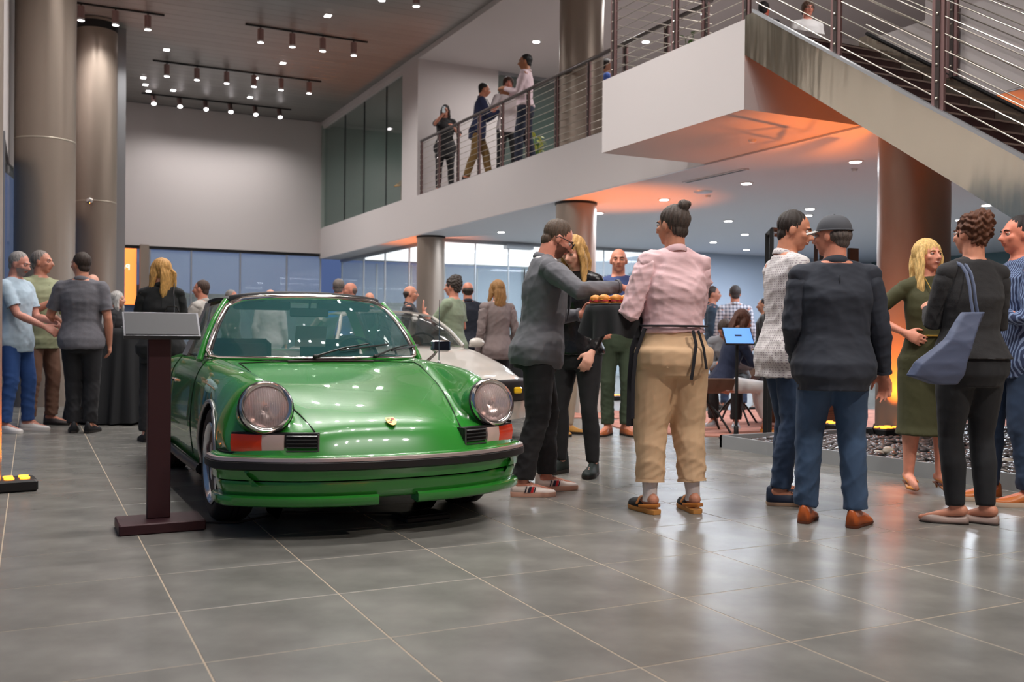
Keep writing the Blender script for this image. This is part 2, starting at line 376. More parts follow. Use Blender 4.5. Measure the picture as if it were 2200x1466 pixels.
# glass partition with doors between lounge and annex
w5 = struct(MB().bbox((8.1, 20.38, 3.10), (14.2, 20.46, 3.18)).build('window_5', M_mull))
gx = [8.3, 9.15, 10.0, 10.85, 11.7, 12.6, 13.4, 14.18]
for a, b in zip(gx[:-1], gx[1:]):
    MB().bbox((a + .01, 20.41, 0.02), (b - .01, 20.422, 3.10)).build('pane', M_glass, w5)
for x in (9.15, 10.0, 11.7, 12.6): MB().bbox((x - .012, 20.40, 0), (x + .012, 20.44, 3.1)).build('glass_joint', M_mull, w5)
for x in (10.38, 10.48): MB().tube([(x, 20.34, 1.0), (x, 20.34, 2.5)], .018, 8).build('door_handle', M_rail, w5, smooth=60)
MB().bbox((9.9, 20.3, 3.02), (10.6, 20.5, 3.12)).build('door_closer', M_mull, w5)
# glass side of the annex
w6 = struct(MB().bbox((8.2, 20.5, 3.10), (8.28, YB, 3.18)).build('window_6', M_mull))
for a, b in ((20.5, 22.3), (22.3, 24.1), (24.1, 25.9), (25.9, 28.0)):
    MB().bbox((8.23, a + .01, 0.02), (8.245, b - .01, 3.10)).build('pane', M_glass, w6)
    MB().bbox((8.22, b - .015, 0), (8.26, b + .015, 3.1)).build('glass_joint', M_mull, w6)
MB().bbox((8.2, YB - .1, 0.02), (14.2, YB - .08, 3.1)).build('pane', M_glass, w6)
for x in (9.3, 10.4, 11.5, 12.6): MB().bbox((x - .02, YB - .12, 0), (x + .02, YB - .06, 3.1)).build('mullion', M_mull, w6)

# outside: dark ground, parked lot glimpses, hills
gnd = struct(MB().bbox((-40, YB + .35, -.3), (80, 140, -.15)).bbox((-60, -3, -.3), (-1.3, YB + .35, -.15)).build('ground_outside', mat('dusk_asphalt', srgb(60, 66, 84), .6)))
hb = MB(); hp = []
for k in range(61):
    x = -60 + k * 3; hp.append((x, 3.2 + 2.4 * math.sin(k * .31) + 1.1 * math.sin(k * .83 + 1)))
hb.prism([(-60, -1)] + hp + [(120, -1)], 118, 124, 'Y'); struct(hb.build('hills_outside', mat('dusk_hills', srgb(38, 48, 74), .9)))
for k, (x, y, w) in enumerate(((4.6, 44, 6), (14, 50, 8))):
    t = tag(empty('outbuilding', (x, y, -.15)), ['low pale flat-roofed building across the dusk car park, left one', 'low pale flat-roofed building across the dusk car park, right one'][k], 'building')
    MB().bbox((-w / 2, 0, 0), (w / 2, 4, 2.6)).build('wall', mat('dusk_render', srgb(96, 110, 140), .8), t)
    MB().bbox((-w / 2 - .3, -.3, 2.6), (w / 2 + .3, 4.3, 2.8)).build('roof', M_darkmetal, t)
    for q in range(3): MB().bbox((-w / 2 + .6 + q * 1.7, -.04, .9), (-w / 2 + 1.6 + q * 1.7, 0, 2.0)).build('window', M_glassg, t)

# orange poster screen on the back glazing
t = tag(empty('poster_screen', (2.26, YB - .06, 1.7)), 'tall glowing orange poster with white mirrored lettering at the back windows', 'screen')
MB().bbox((-.30, -.02, .0), (.30, .02, 1.55)).build('frame', M_black, t)
MB().bbox((-.29, -.03, .02), (.29, -.02, 1.53)).build('panel', M_orange_emit, t)
text_obj('lettering', 'Pors', 0.22, (0.13, -.034, .95), (math.pi / 2, 0, 0), mat('white_letters', (1, 1, 1), .6, emit=(1, 1, 1), estr=.8), t, flipx=True)

# ------------------------------------------------------------------ columns
def column(x, y, r, z0, z1, label, seams=(), sensor=False):
    t = tag(empty('column', (x, y, z0)), label, 'column')
    MB().lathe([(r, 0), (r, z1 - z0)], n=56).build('shaft', M_column, t, smooth=60)
    for sz in seams: MB().lathe([(r + .002, sz), (r + .004, sz + .004), (r + .004, sz + .018), (r + .002, sz + .022)], n=56, caps=False).build('seam', M_seam, t, smooth=60)
    if z1 < 3.5: MB().lathe([(r + .012, z1 - z0 - .04), (r + .012, z1 - z0 - .005)], n=56).build('collar', M_darkmetal, t, smooth=60)
    return t
column(-0.47, 6.95, .31, 0, ZC, 'bronze metal column at the left picture edge above the small floor light')
column(0.17, 14.69, .38, 0, ZC, 'wide tall bronze column behind the two men at left', (3.57,))
c = column(1.154, 21.04, .385, 0, 7.15, 'tall bronze column with dark top collar beside the white back wall', (3.55,))
MB().lathe([(.392, 6.95), (.392, 7.1)], n=48).build('collar', M_darkmetal, c, smooth=60)
MB().ell((-.13, -.38, 3.55), (.07, .07, .07)).build('sensor_dome', mat('chrome', srgb(220, 215, 212), .12, 1.0), c, smooth=180)
column(7.97, 7.0, .345, 0, ZS - .012, 'thick column rising from the pebble bed with orange light at its foot')
column(7.95, 13.75, .33, 0, ZS - .012, 'column under the balcony behind the man in grey jacket, orange wash on top')
column(7.95, 20.15, .31, 0, ZS - .012, 'column under the balcony before the glass doors')
column(8.02, 13.75, .36, ZB, 7.06, 'upper floor column rising behind the balcony railing')
struct(MB().bbox((1.56, 21.3, 0), (1.72, 21.5, ZC)).build('trim_1', M_mull))

# ------------------------------------------------------------------ stair landing, stairs
XL = 6.1; YN = 7.37; YFAR = 9.95; SL = 0.65
struct(MB().bbox((XL, YN, 3.2), (XF, YFAR, 4.06)).build('trim_2', M_plaster))
stairs = tag(empty('staircase', (XL, YN, 0)), 'long dark-stepped staircase with steel side plates coming down at upper right', 'stairs')
def st(o): o.location = (0, 0, 0); return o
ns = 24; rise = 4.05 / ns; run = rise / SL
for k in range(ns - 1):
    z = 4.05 - (k + 1) * rise; y = -(k) * run
    MB().bbox((.03, y - run - .02, z - .05), (1.47, y, z)).bbox((.03, y - .02, z - .03), (1.47, y, z + rise - .05)).build('step', M_tread, stairs)
for k in range(ns - 1):
    z = 4.05 - (k + 1) * rise; y = -k * run
    MB().bbox((.03, y - run - .024, z - .012), (1.47, y - run - .018, z + .003)).build('nosing', mat('nosing_strip', srgb(150, 130, 120), .5), stairs)
L = 6.1
def stringer(x0, x1): 
    z0 = 4.06 + SL * .10; 
    return MB().prism([(0.0, 4.09), (-.12, 4.09), (-L, 4.09 - SL * (L - .12)), (-L, 3.72 - SL * L + .0), (0, 3.72)], x0, x1, 'X')
stringer(0.0, .025).build('stringer', M_steel, stairs)
stringer(1.475, 1.5).build('stringer', M_steel, stairs)
MB().prism([(-.12, 4.09), (-L, 4.09 - SL * (L - .12)), (-L, 4.12 - SL * (L - .12)), (-.12, 4.12)], -.02, .04, 'X').build('edge_cap', M_mull, stairs)
MB().prism([(0, 3.74), (-L, 3.74 - SL * L), (-L, 3.79 - SL * L), (0, 3.79)], .03, 1.47, 'X').build('underside', M_brown, stairs)

# ------------------------------------------------------------------ railings
def railing(name, label, pts, zoff, postpos, ncab=10, h=1.18, slope=False):
    """pts: 3D base polyline; postpos: list of base points"""
    t = tag(empty(name, pts[0]), label, 'railing'); o = Vector(pts[0]); L = [Vector(p) - o for p in pts]
    pm = MB().bbox((-.012, -.055, 0), (.012, -.02, h)).bbox((-.012, .02, 0), (.012, .055, h)).mesh('post', M_post)
    pd = MB().bbox((-.02, -.02, 0.0), (.02, .02, h - .01)).mesh('post_core', M_postdark)
    for (p, rz) in postpos:
        q = Vector(p) - o; a = inst('post', pm, t, q, (0, 0, rz)); inst('post_core', pd, a, (0, 0, 0))
        kb = MB()
        for k in range(ncab): kb.ell((-.02, 0, .1 + k * (h - .16) / (ncab - 1)), (.014, .012, .012), 6, 4)
        kb.build('cable_fittings', M_cable, a, kind='stuff')
    for k in range(ncab):
        z = .1 + k * (h - .16) / (ncab - 1)
        MB().tube([p + Vector((0, 0, z)) for p in L], .0055, 6).build('cable', M_cable, t, smooth=60)
    MB().tube([p + Vector((0, 0, h + .01)) for p in L], (.03), 12).build('top_rail', M_rail, t, smooth=60)
    MB().tube([p + Vector((0, 0, .012)) for p in L], .018, 4).build('base_strip', M_darkmetal, t)
    return t
XR = XF + .06
yy = [20.02 - 1.018 * k for k in range(11)]
railing('balcony_railing', 'long cable railing along the balcony edge above the white fascia', [(XR, 20.05, ZB), (XR, YFAR, ZB)], 0, [((XR, y, ZB), 0) for y in yy if y > 9.9])
railing('landing_railing', 'cable railing around the projecting stair landing', [(XR, YFAR - .06, 4.06), (XL + .06, YFAR - .06, 4.06), (XL + .06, YN + .05, 4.06)], 0,
        [((XL + .06, 9.8, 4.06), 0), ((XL + .06, 8.58, 4.06), 0), ((XL + .06, 7.42, 4.06), 0), ((XR - .1, YFAR - .06, 4.06), math.pi / 2)])
for (x, lab) in ((XL + .03, 'near side sloping cable railing of the staircase'), (XF - .05, 'far side sloping cable railing of the staircase')):
    y0, z0 = YN - .12, 4.09; y1 = YN - L; z1 = 4.09 - SL * (L - .12)
    railing('stair_railing', lab, [(x, y0, z0), (x, y1, z1)], 0, [((x, y0 - q, z0 - SL * q), 0) for q in (1.03, 2.08, 3.13, 4.18, 5.23)], ncab=9)

# ------------------------------------------------------------------ light fittings
disc_t = MB().lathe([(.001, -.012), (.075, -.012), (.088, -.006), (.088, 0)], n=20).mesh('trim_ring', M_lampring, 60)
disc_l = MB().lathe([(.001, -.016), (.06, -.016), (.06, -.011)], n=20).mesh('lens', M_lamp)
def downlight(x, y, z, lab, grp, s=1.0):
    t = tag(empty('downlight', (x, y, z)), lab, 'ceiling light', grp); inst('trim_ring', disc_t, t, scale=(s, s, 1)); inst('lens', disc_l, t, scale=(s, s, 1)); return t
for k, (x, y) in enumerate(((9.00, 8.79), (8.98, 10.78), (8.94, 12.70), (8.95, 14.67), (8.86, 18.45))):
    downlight(x, y, ZS - .012, ['nearest', 'second nearest', 'middle', 'second farthest', 'farthest'][k] + ' downlight of the row just inside the balcony edge of the low ceiling', 'downlights along the lounge edge', 1.15)
for (x, y, l_) in ((11.62, 14.45, 'above the bun of the woman in pink'), (13.45, 16.18, 'right of the bun, second row'), (13.98, 17.91, 'right of the bun, third row'), (15.85, 19.0, 'nearest the pale blue end wall'), (11.68, 12.40, 'just over the hair of the man in dotted shirt'), (12.27, 13.08, 'just behind the forehead of the man in dotted shirt'), (15.07, 12.21, 'above the head of the blonde in green'), (13.75, 10.64, 'under the stair side plate at right'), (16.71, 13.53, 'lowest one above the teal wall at right')):
    downlight(x, y, ZS - .012, 'recessed ceiling downlight ' + l_, 'downlights deep in the lounge', 1.2)
for (x, y) in ((9.30, 17.79), (11.28, 16.73), (11.27, 14.76), (9.3, 13.0)):
    downlight(x, y, 7.06, 'recessed downlight in the white ceiling above the balcony', 'downlights of the upper ceiling', 1.2)
for (x, y) in ((9.2, 23.2), (10.6, 23.4), (9.6, 25.4)):
    downlight(x, y, 7.06, 'small downlight behind the upper office windows', 'office downlights', 1.1)
pl = MB().bbox((-.07, -.09, -.012), (.07, .09, 0)).mesh('trim', M_lampring); pe = MB().bbox((-.055, -.07, -.016), (.055, .07, -.012)).mesh('lens', M_lamp)
for (x, y) in ((5.13, 18.53), (2.63, 22.43), (5.13, 22.28), (4.85, 23.9), (5.12, 25.92), (3.23, 26.12), (2.42, 25.17), (2.54, 25.86), (2.68, 26.52), (4.5, 9.5), (2.5, 6.5), (4.6, 4.0)):
    t = tag(empty('ceiling_spot', (x, y, ZC)), 'small square white spot recessed in the grey plank ceiling', 'ceiling light', 'square spots in the plank ceiling'); inst('trim', pl, t); inst('lens', pe, t)
can = MB().lathe([(.062, .0), (.062, .26)], n=16).mesh('housing', M_can, 60); canf = MB().lathe([(.001, -.006), (.056, -.006), (.060, .002)], n=16).mesh('lens', M_lamp); canr = MB().lathe([(.058, -.008), (.064, -.008), (.064, .03), (.058, .03)], n=16, caps=False).mesh('rim', M_lampring, 60)
def track(y, xs, tilt, lab, grp, ext=0.3):
    t = tag(empty('track_rail', (xs[0] - ext, y, ZC)), lab, 'track'); MB().bbox((0, -.02, -.03), (xs[-1] - xs[0] + 2 * ext, .02, 0)).build('rail', M_darkmetal, t)
    OR = ['first', 'second', 'third', 'fourth', 'fifth', 'sixth', 'seventh']
    for q_, x in enumerate(xs):
        s = tag(empty('track_spot', (x, y, ZC - .03)), '%s from left: %s' % (OR[q_], grp[0]) if y > 16 else grp[0], 'spotlight', grp[1])
        h = .30 if tilt == 0 else .22
        hh = inst('housing', can, s, (0, 0, -h), (tilt, 0, 0)); inst('lens', canf, hh); inst('rim', canr, hh)
        MB().tube([(0, 0, 0), (0, 0, -.12)], .012, 6).build('stem', M_darkmetal, s)
T1 = ('reddish can spotlight on the track nearest the left columns', 'spots on the near left track'); T2 = ('reddish can spotlight on the middle right track segment', 'spots on the middle right track')
T3 = ('reddish can spotlight on the second track from the back wall', 'spots on the second track'); T4 = ('tilted can spotlight on the track closest to the white back wall', 'spots on the back wall track')
track(20.0, [0.82, 1.42, 2.00], 0, 'short dark track near the left columns', T1)
track(19.8, [4.11, 4.75, 5.38, 6.04], 0, 'dark track right of middle in the plank ceiling', T2)
track(23.45, [2.76, 3.42, 4.09, 4.72, 5.36, 6.04], 0, 'long dark track second from the back wall', T3)
track(26.8, [2.84, 3.49, 4.15, 4.79, 5.45, 6.11], -.55, 'long dark track closest to the back wall', T4)
track(16.3, [4.83, 5.47, 6.11], 0, 'dark track at the top edge of the picture', ('can spotlight at the top edge of the picture', 'spots on the top edge track'))
for y, n in ((12.4, 6), (8.8, 7), (5.2, 6)):
    track(y, [1.2 + .65 * q for q in range(n)], 0, 'dark track overhead across the %s' % {12.4: 'middle of the hall', 8.8: 'cars', 5.2: 'front tiles'}[y], ('can spotlight overhead in front of the cars', 'spots overhead'))
# low ceiling fittings
t = tag(empty('air_slot', (8.2, 10.5, ZS - .012)), 'long narrow white air slot in the low lounge ceiling', 'vent')
MB().bbox((-.05, -.65, -.012), (.05, .65, 0)).build('frame', M_lampring, t); MB().bbox((-.02, -.62, -.016), (.02, .62, -.012)).build('slot', M_darkmetal, t)
t = tag(empty('ceiling_speaker', (8.95, 11.72, ZS - .012)), 'round grey speaker grille in the low lounge ceiling', 'speaker')
MB().lathe([(.001, -.02), (.12, -.02), (.145, 0)], n=28).build('grille', M_mull, t, smooth=40)
for k, (x, y, z) in enumerate(((7.14, 8.48, 3.2), (9.28, 12.03, ZS - .012), (9.4, 9.2, ZS - .012))):
    t = tag(empty('sprinkler', (x, y, z)), ['small round sprinkler cap under the stair landing', 'small sprinkler cap beside the round ceiling speaker', 'small sprinkler cap by the thick right column'][k], 'sprinkler')
    MB().lathe([(.001, -.03), (.03, -.03), (.045, -.01), (.045, 0)], n=16).build('cap', M_lampring, t, smooth=40)
# orange floor uplights
M_upl = mat('uplight_lens', (1, .4, .05), .5, emit=(1.0, .26, .02), estr=2.6)
def uplight(x, y, z, rz, lab, aim, e):
    t = tag(empty('floor_uplight', (x, y, z), rz), lab, 'uplight')
    MB().bevbox((-.16, -.12, 0), (.16, .12, .075), .012).build('body', M_black, t)
    for a in range(3):
        for b in range(2): MB().lathe([(.03, .075), (.03, .086)], (-.09 + .09 * a, -.045 + .09 * b, 0), n=12).build('lens', M_upl, t)
    MB().tube([(-.16, .0, .02), (-.19, 0, .08), (-.16, 0, .12)], .008, 6).build('bracket', M_black, t)
    add_light('SPOT', 'uplight_beam', (x, y, z + .10), e * 1.7, (1.0, .20, .012), aim=aim, spot=70, blend=.7, radius=.06)
uplight(-.12, 6.98, 0, .1, 'black floor uplight with orange lenses at the foot of the left edge column', (-.42, 6.95, 3.0), 110)
uplight(7.45, 6.85, .08, .1, 'black uplight with orange lenses at the thick column in the pebbles', (7.75, 7.0, 2.2), 200)
uplight(8.25, 13.05, 0, .1, 'black uplight at the foot of the column behind the jacket man', (8.2, 13.15, 3.1), 220)
uplight(7.5, 7.62, .06, .4, 'black uplight between the wooden box and the thick column, shining on the landing', (7.45, 8.1, 3.1), 75)
uplight(7.75, 21.0, 0, .1, 'black uplight by the column at the glass doors', (7.85, 21.0, 3.1), 220)
uplight(1.1, 20.5, 0, .1, 'black uplight behind the guests at the tall left column', (1.12, 20.9, 3.4), 90)

for x_ in (-.1, 1.2, 2.5): uplight(x_, -2.7, 0, math.pi, 'black uplight washing the wall behind the photographer orange, %s one' % {-.1: 'left', 1.2: 'middle', 2.5: 'right'}[x_], (x_, -3.0, 1.6), 90)
# ------------------------------------------------------------------ kiosk in front of the green car
M_kiosk = mat('kiosk_purple_brown', srgb(62, 34, 38), .5, .25); M_kioskscr = mat('kiosk_screen', srgb(86, 86, 88), .45, 0, spec=.25)
t = tag(empty('info_kiosk', (.60, 5.35, 0)), 'dark floor kiosk with tilted grey screen beside the green car', 'kiosk')
MB().bevbox((-.2, -.15, 0), (.22, .13, .055), .006).build('base', M_kiosk, t)
MB().bevbox((-.055, -.02, .055), (.06, .035, 1.0), .004).build('pole', M_kiosk, t)
hd = empty('head', (0, 0, 0)); bpy.data.objects.remove(hd)
R = Matrix.Rotation(math.radians(-52), 3, 'X')
R = Matrix.Rotation(math.radians(48), 3, 'X')
h = MB().box((0.01, -.02, 1.055), (.375, .165, .028), R).build('screen_housing', mat('kiosk_grey', srgb(88, 88, 92), .35, .5), t)
n = R @ Vector((0, 0, 1)); c0 = Vector((0.01, -.02, 1.055)) + n * .0155
MB().box(c0, (.355, .148, .003), R).build('screen', M_kioskscr, h)
MB().box((0.0, .02, 1.0), (.10, .05, .06)).build('neck', M_kiosk, t)
tag(MB().tube([(.82, 5.38, .008), (1.0, 5.30, .008), (1.3, 5.5, .008), (1.9, 5.2, .008), (2.1, 5.3, .008)], .006, 6).build('cable', M_black, smooth=60), 'thin black cable running from the kiosk base under the green car', 'cable')
t = tag(empty('floor_plate', (1.95, 5.05, 0), .15), 'small black box lying on the floor under the green car nose', 'box')
MB().bevbox((-.14, -.09, 0), (.14, .09, .03), .006).build('body', M_black, t); MB().bbox((-.12, -.07, .03), (.12, .07, .034)).build('lid', M_darkmetal, t)

# ------------------------------------------------------------------ cocktail tables
def cloth_table(x, y, r, h, lab, col, flare=1.12, folds=18, ph=0.0):
    t = tag(empty('cocktail_table', (x, y, 0)), 'round cocktail table under the cloth, ' + lab, 'table')
    MB().lathe([(r * .95, h - .03), (r * .97, h - .015), (r * .95, h - .002)], n=32).build('tabletop', M_black, t); MB().tube([(0, 0, 0.02), (0, 0, h - .03)], .03, 10).build('pole', M_darkmetal, t); MB().lathe([(.22, 0), (.22, .02)], n=24).build('base', M_darkmetal, t)
    P = []
    for i, f in enumerate(np.linspace(0, 1, 14)):
        z = h + .002 - f * (h - .02); rr = r + .006 + (flare - 1) * r * f; row = []
        for j in range(145):
            a = 2 * math.pi * j / 144; am = .035 * f ** .7 * r / .4
            w = 1 + am / r * (math.sin(folds * a + ph) * .8 + .5 * math.sin(folds * .5 * a + 1.3 + ph) + .3 * math.sin(folds * 1.7 * a + f * 2))
            row.append((x + rr * w * math.cos(a), y + rr * w * math.sin(a), z + .008 * math.sin(a * 7) * f))
        P.append(row)
    top = [[(x + (r + .006) * q * math.cos(2 * math.pi * j / 144), y + (r + .006) * q * math.sin(2 * math.pi * j / 144), h + .003) for j in range(145)] for q in (0.01, .5, .98)]
    m = MB(); m.grid(top + P); o = m.build('tablecloth', col, smooth=180); tag(o, 'black pleated cloth draped ' + lab, 'tablecloth'); return t
M_cloth = mat('black_cloth', srgb(26, 27, 30), .8, sheen=.05, bump=(220, .1, .001, (1, 1, 1)))
cloth_table(1.02, 11.9, .52, 1.05, 'over the table between the guests at left', M_cloth, 1.25, 22)
cloth_table(5.75, 11.5, .40, 1.02, 'over the table behind the serving tray', M_cloth, 1.2, 16, 1.0)
# plates / glasses on left table
M_gl = mat('drink_glass', (.95, .97, 1), .02, alpha=.25, spec=.9)
M_red = mat('red_drink', srgb(235, 60, 30), .15, alpha=.92, emit=srgb(220, 50, 20), estr=.0); M_amber = mat('amber_drink', srgb(240, 140, 40), .1, alpha=.9)
def tumbler(x, y, z, lab, drink=None, r=.033, h=.09, grp=None):
    t = tag(empty('tumbler', (x, y, z)), lab, 'glass', grp)
    MB().lathe([(r * .85, 0), (r, h), (r * .93, h), (r * .8, .008)], n=16).build('bowl', M_gl, t, smooth=40)
    if drink: MB().lathe([(r * .78, .009), (r * .88, h * .6)], n=16).build('drink', drink, t, smooth=40)
    return t
def wineglass(x, y, z, lab, drink=None, s=1.0):
    t = tag(empty('wine_glass', (x, y, z)), lab, 'glass')
    MB().lathe([(.034 * s, 0), (.032 * s, .003), (.005 * s, .008), (.004 * s, .085 * s), (.018 * s, .10 * s), (.038 * s, .135 * s), (.040 * s, .16 * s), (.031 * s, .20 * s), (.029 * s, .20 * s), (.037 * s, .16 * s), (.034 * s, .135 * s), (.014 * s, .104 * s)], n=20).build('bowl', M_gl, t, smooth=50)
    if drink: MB().lathe([(.012 * s, .106 * s), (.033 * s, .135 * s), (.035 * s, .15 * s)], n=18).build('drink', drink, t, smooth=50)
    return t
tumbler(1.22, 11.62, 1.055, 'short tumbler with red drink on the left cocktail table', M_red)
t = tag(empty('plate', (1.0, 11.7, 1.055)), 'small white plate with food on the left cocktail table', 'plate'); MB().lathe([(.05, 0), (.09, .012), (.088, .016), (.05, .004)], n=24).build('dish', M_lampring, t, smooth=50)
for k in range(4): MB().ell((.03 * math.cos(k * 1.6), .03 * math.sin(k * 1.6), .02), (.02, .018, .014), 8, 6).build('food', mat('canape', srgb(200, 130, 60), .7), t, smooth=180)

# ------------------------------------------------------------------ lounge: planter, rug, stands, chair, table, frame, pebble bed, bench
def leaf_mesh(name, L, Wd, m, bend=.5):
    P = []
    for i in range(7):
        f = i / 6; w = Wd * math.sin(math.pi * min(1, f * .92 + .06)) ** .8; z = -bend * L * f * f; y = L * f
        P.append([(-w / 2, y, z + .15 * w), (-w / 4, y, z + .04 * w), (0, y, z), (w / 4, y, z + .04 * w), (w / 2, y, z + .15 * w)])
    mm = MB(); mm.sheet(P, .0012); return mm.mesh(name, m, 180)
M_leaf = mat('leaf_green', srgb(76, 112, 44), .45, objrand=.25); M_leafy = mat('leaf_yellow_green', srgb(186, 190, 84), .45, noise=(6, .3, (1, 1, 1)), objrand=.15)
def plant(x, y, z, lab, pot, leafm, n, hgt, L, cat='plant', seed=1):
    r = random.Random(seed); t = tag(empty('potted_plant', (x, y, z)), lab, cat); pw, pd, ph, pm = pot
    if ph > 0:
        MB().bevbox((-pw / 2, -pd / 2, 0), (pw / 2, pd / 2, ph), .008).build('planter', pm, t); MB().bbox((-pw / 2 + .03, -pd / 2 + .03, ph), (pw / 2 - .03, pd / 2 - .03, ph + .015)).build('soil', mat('soil', srgb(84, 66, 54), .95, bump=(60, .8, .02, (1, 1, 1))), t)
    lm = leaf_mesh('leaf', L, L * .38, leafm); sb = MB()
    for k in range(n):
        a = r.uniform(0, 6.28); hh = ph + hgt * r.uniform(.25, 1); rad = r.uniform(.02, .12)
        p = (rad * math.cos(a), rad * math.sin(a), hh); sb.tube([(0, 0, ph), (p[0] * .4, p[1] * .4, ph + (hh - ph) * .5), p], .005, 5)
        inst('leaf', lm, t, p, (r.uniform(-.1, .9), r.uniform(-.3, .3), a - math.pi / 2 + r.uniform(-.4, .4)), (1, r.uniform(.8, 1.2), 1))
    sb.build('stem', M_leaf, t, smooth=180)
M_planter = mat('white_planter', srgb(196, 190, 182), .6)
plant(6.62, 11.15, 0, 'yellow-green broad-leaved plant in a square white planter behind the blue-shirt man', (.46, .46, .40, M_planter), M_leafy, 22, .62, .26, seed=3)
plant(8.35, 11.25, ZB, 'green pothos plant in a tall white pot behind the balcony rail beside the landing', (.25, .25, .45, M_planter), M_leaf, 34, .75, .16, seed=5)
plant(8.6, 16.4, ZB, 'variegated plant with green and white leaves at the feet of the balcony guests', (.2, .2, .12, M_planter), M_leafy, 26, .6, .18, seed=6)
plant(9.4, 14.4, ZB, 'small dark green shrub in the upper floor corner by the column', (.2, .2, .15, M_black), M_leaf, 34, .4, .14, seed=8)
plant(10.6, 12.2, 0, 'leafy green plant behind the seated guests', (.3, .3, .5, M_planter), M_leaf, 40, .6, .22, seed=9)
# rugs
M_rug = mat('terracotta_rug', srgb(176, 122, 106), .95, noise=(5, .22, (1, 1, 1)), bump=(120, .5, .006, (1, 1, 1)))
def rug(poly, z, lab): 
    tag(MB().prism(poly, .0005, z, 'Z').build('rug', M_rug), lab, 'rug')
rug([(5.85, 10.45), (6.5, 10.1), (7.2, 10.9), (6.9, 11.6)], .012, 'small terracotta rug corner in front of the white planter')
cx, cy = 8.55, 8.9
rug([(cx + 2.75 * math.cos(a) * (1.0), cy + 1.75 * math.sin(a)) for a in np.linspace(0, 2 * math.pi, 49)[:-1]], .013, 'large terracotta rug under the seated guests')
def tablet_stand(x, y, lab, rz, scr, H=1.14):
    t = tag(empty('tablet_stand', (x, y, 0), rz), lab, 'stand')
    MB().lathe([(.17, 0), (.17, .012), (.05, .03), (.024, .05), (.024, .12), (.018, .13)], n=28).build('base', M_black, t, smooth=40)
    MB().tube([(0, 0, .1), (0, 0, H)], .016, 12).build('pole', M_black, t, smooth=60)
    R = Matrix.Rotation(math.radians(50), 3, 'X'); a = MB().box((0, -.02, H + .03), (.30, .22, .016), R).build('tablet', M_black, t)
    nn = R @ Vector((0, 0, 1)); MB().box(Vector((0, -.02, H + .03)) + nn * .0095, (.28, .2, .002), R).build('screen', scr, a)
    MB().box(Vector((0, -.02, H + .03)) + nn * .0115, (.07, .02, .002), R).build('car_picture', mat('screen_car', srgb(30, 40, 60), .4), a)
    return t
M_bluescr = mat('blue_screen', (.1, .25, .6), .3, emit=srgb(92, 140, 214), estr=.75)
tablet_stand(6.36, 7.75, 'black pole stand with tilted blue tablet screen beside the pebble bed', -.35, M_bluescr, 1.0)
# shell chair
def shell_chair(x, y, rz, lab):
    t = tag(empty('shell_chair', (x, y, 0), rz), lab, 'chair'); P = []
    for i in range(13):
        f = i / 12; row = []
        for j in range(11):
            g_ = (j - 5) / 5
            yy_ = .24 - .46 * min(1, f * 2) ; zz = .43 + (.0 if f < .5 else (f - .5) * 2 * .36); back = 0 if f < .5 else (f - .5) * 2
            xx = g_ * .26 * (1 - .15 * back); yb = -.22 - .10 * back
            yy2 = yy_ if f < .5 else yb; up = .16 * abs(g_) ** 2.2 * (1 - .3 * back); fw = .12 * abs(g_) ** 2 * back
            row.append((xx, yy2 + fw, zz + (up if f < .5 else up * (1 - back))))
        P.append(row)
    m = MB(); m.sheet(P, .014); m.build('shell', mat('taupe_shell', srgb(112, 88, 74), .6, noise=(300, .15, (1, 1, 1))), t, smooth=180)
    for a in range(4):
        ang = math.pi / 4 + a * math.pi / 2; MB().tube([(.0, .0, .34), (.16 * math.cos(ang), .16 * math.sin(ang), .2), (.30 * math.cos(ang), .30 * math.sin(ang), .012)], .012, 8).build('leg', M_black, t, smooth=60)
    MB().tube([(0, 0, .33), (0, 0, .43)], .03, 10).build('swivel', M_black, t)
    return t
t = tag(empty('lounge_table', (8.0, 8.75, 0)), 'low dark table on black hairpin legs between the seated guests', 'table')
MB().lathe([(.38, .43), (.39, .44), (.38, .46)], n=36).build('tabletop', mat('walnut_dark', srgb(52, 38, 32), .4), t)
for a in range(4):
    an = .6 + a * math.pi / 2; p = (.3 * math.cos(an), .3 * math.sin(an)); MB().tube([(p[0] - .03, p[1], .43), (p[0] * 1.15, p[1] * 1.15, .006), (p[0] + .03, p[1], .43)], .006, 6).build('hairpin_leg', M_black, t)
tumbler(7.85, 8.62, .462, 'glass of orange drink on the low dark table', M_amber, .035, .11)
# black open display frame behind the two talking men
t = tag(empty('open_rack', (7.0, 7.9, 0)), 'tall black open metal frame standing behind the two talking men', 'frame')
for x in (-.0, .62, ): pass
FX = [(6.85, 7.75), (7.62, 7.55)]
def bar(a, b, w=.03, nm='bar'): 
    o = Vector((7.0, 7.9, 0)); MB().tube([Vector(a) - o, Vector(b) - o], w / 1.4, 4).build(nm, M_black, t)
zt = 2.06
for (x, y) in ((6.38, 7.28), (7.15, 7.42), (7.40, 7.76), (6.62, 7.62)): bar((x, y, 0), (x, y, zt), .04, 'upright')
bar((6.38, 7.28, zt), (7.15, 7.42, zt)); bar((7.15, 7.42, zt), (7.40, 7.76, zt)); bar((6.38, 7.28, zt), (6.62, 7.62, zt)); bar((6.62, 7.62, zt), (7.40, 7.76, zt)); bar((6.38, 7.28, 1.50), (7.15, 7.42, 1.50)); bar((6.38, 7.28, .06), (7.15, 7.42, .06))
t = tag(empty('signboard', (7.62, 7.46, 0)), 'black upright panel against the thick column', 'panel'); MB().bbox((-.06, -.02, 0.09), (.06, .02, 1.95)).build('panel', M_black, t); MB().bbox((-.12, -.1, .08), (.12, .1, .1)).build('foot', M_black, t)
t = tag(empty('wood_bench', (7.68, 8.15, .0), -.1), 'brown wooden planter box behind the pebble bed', 'bench')
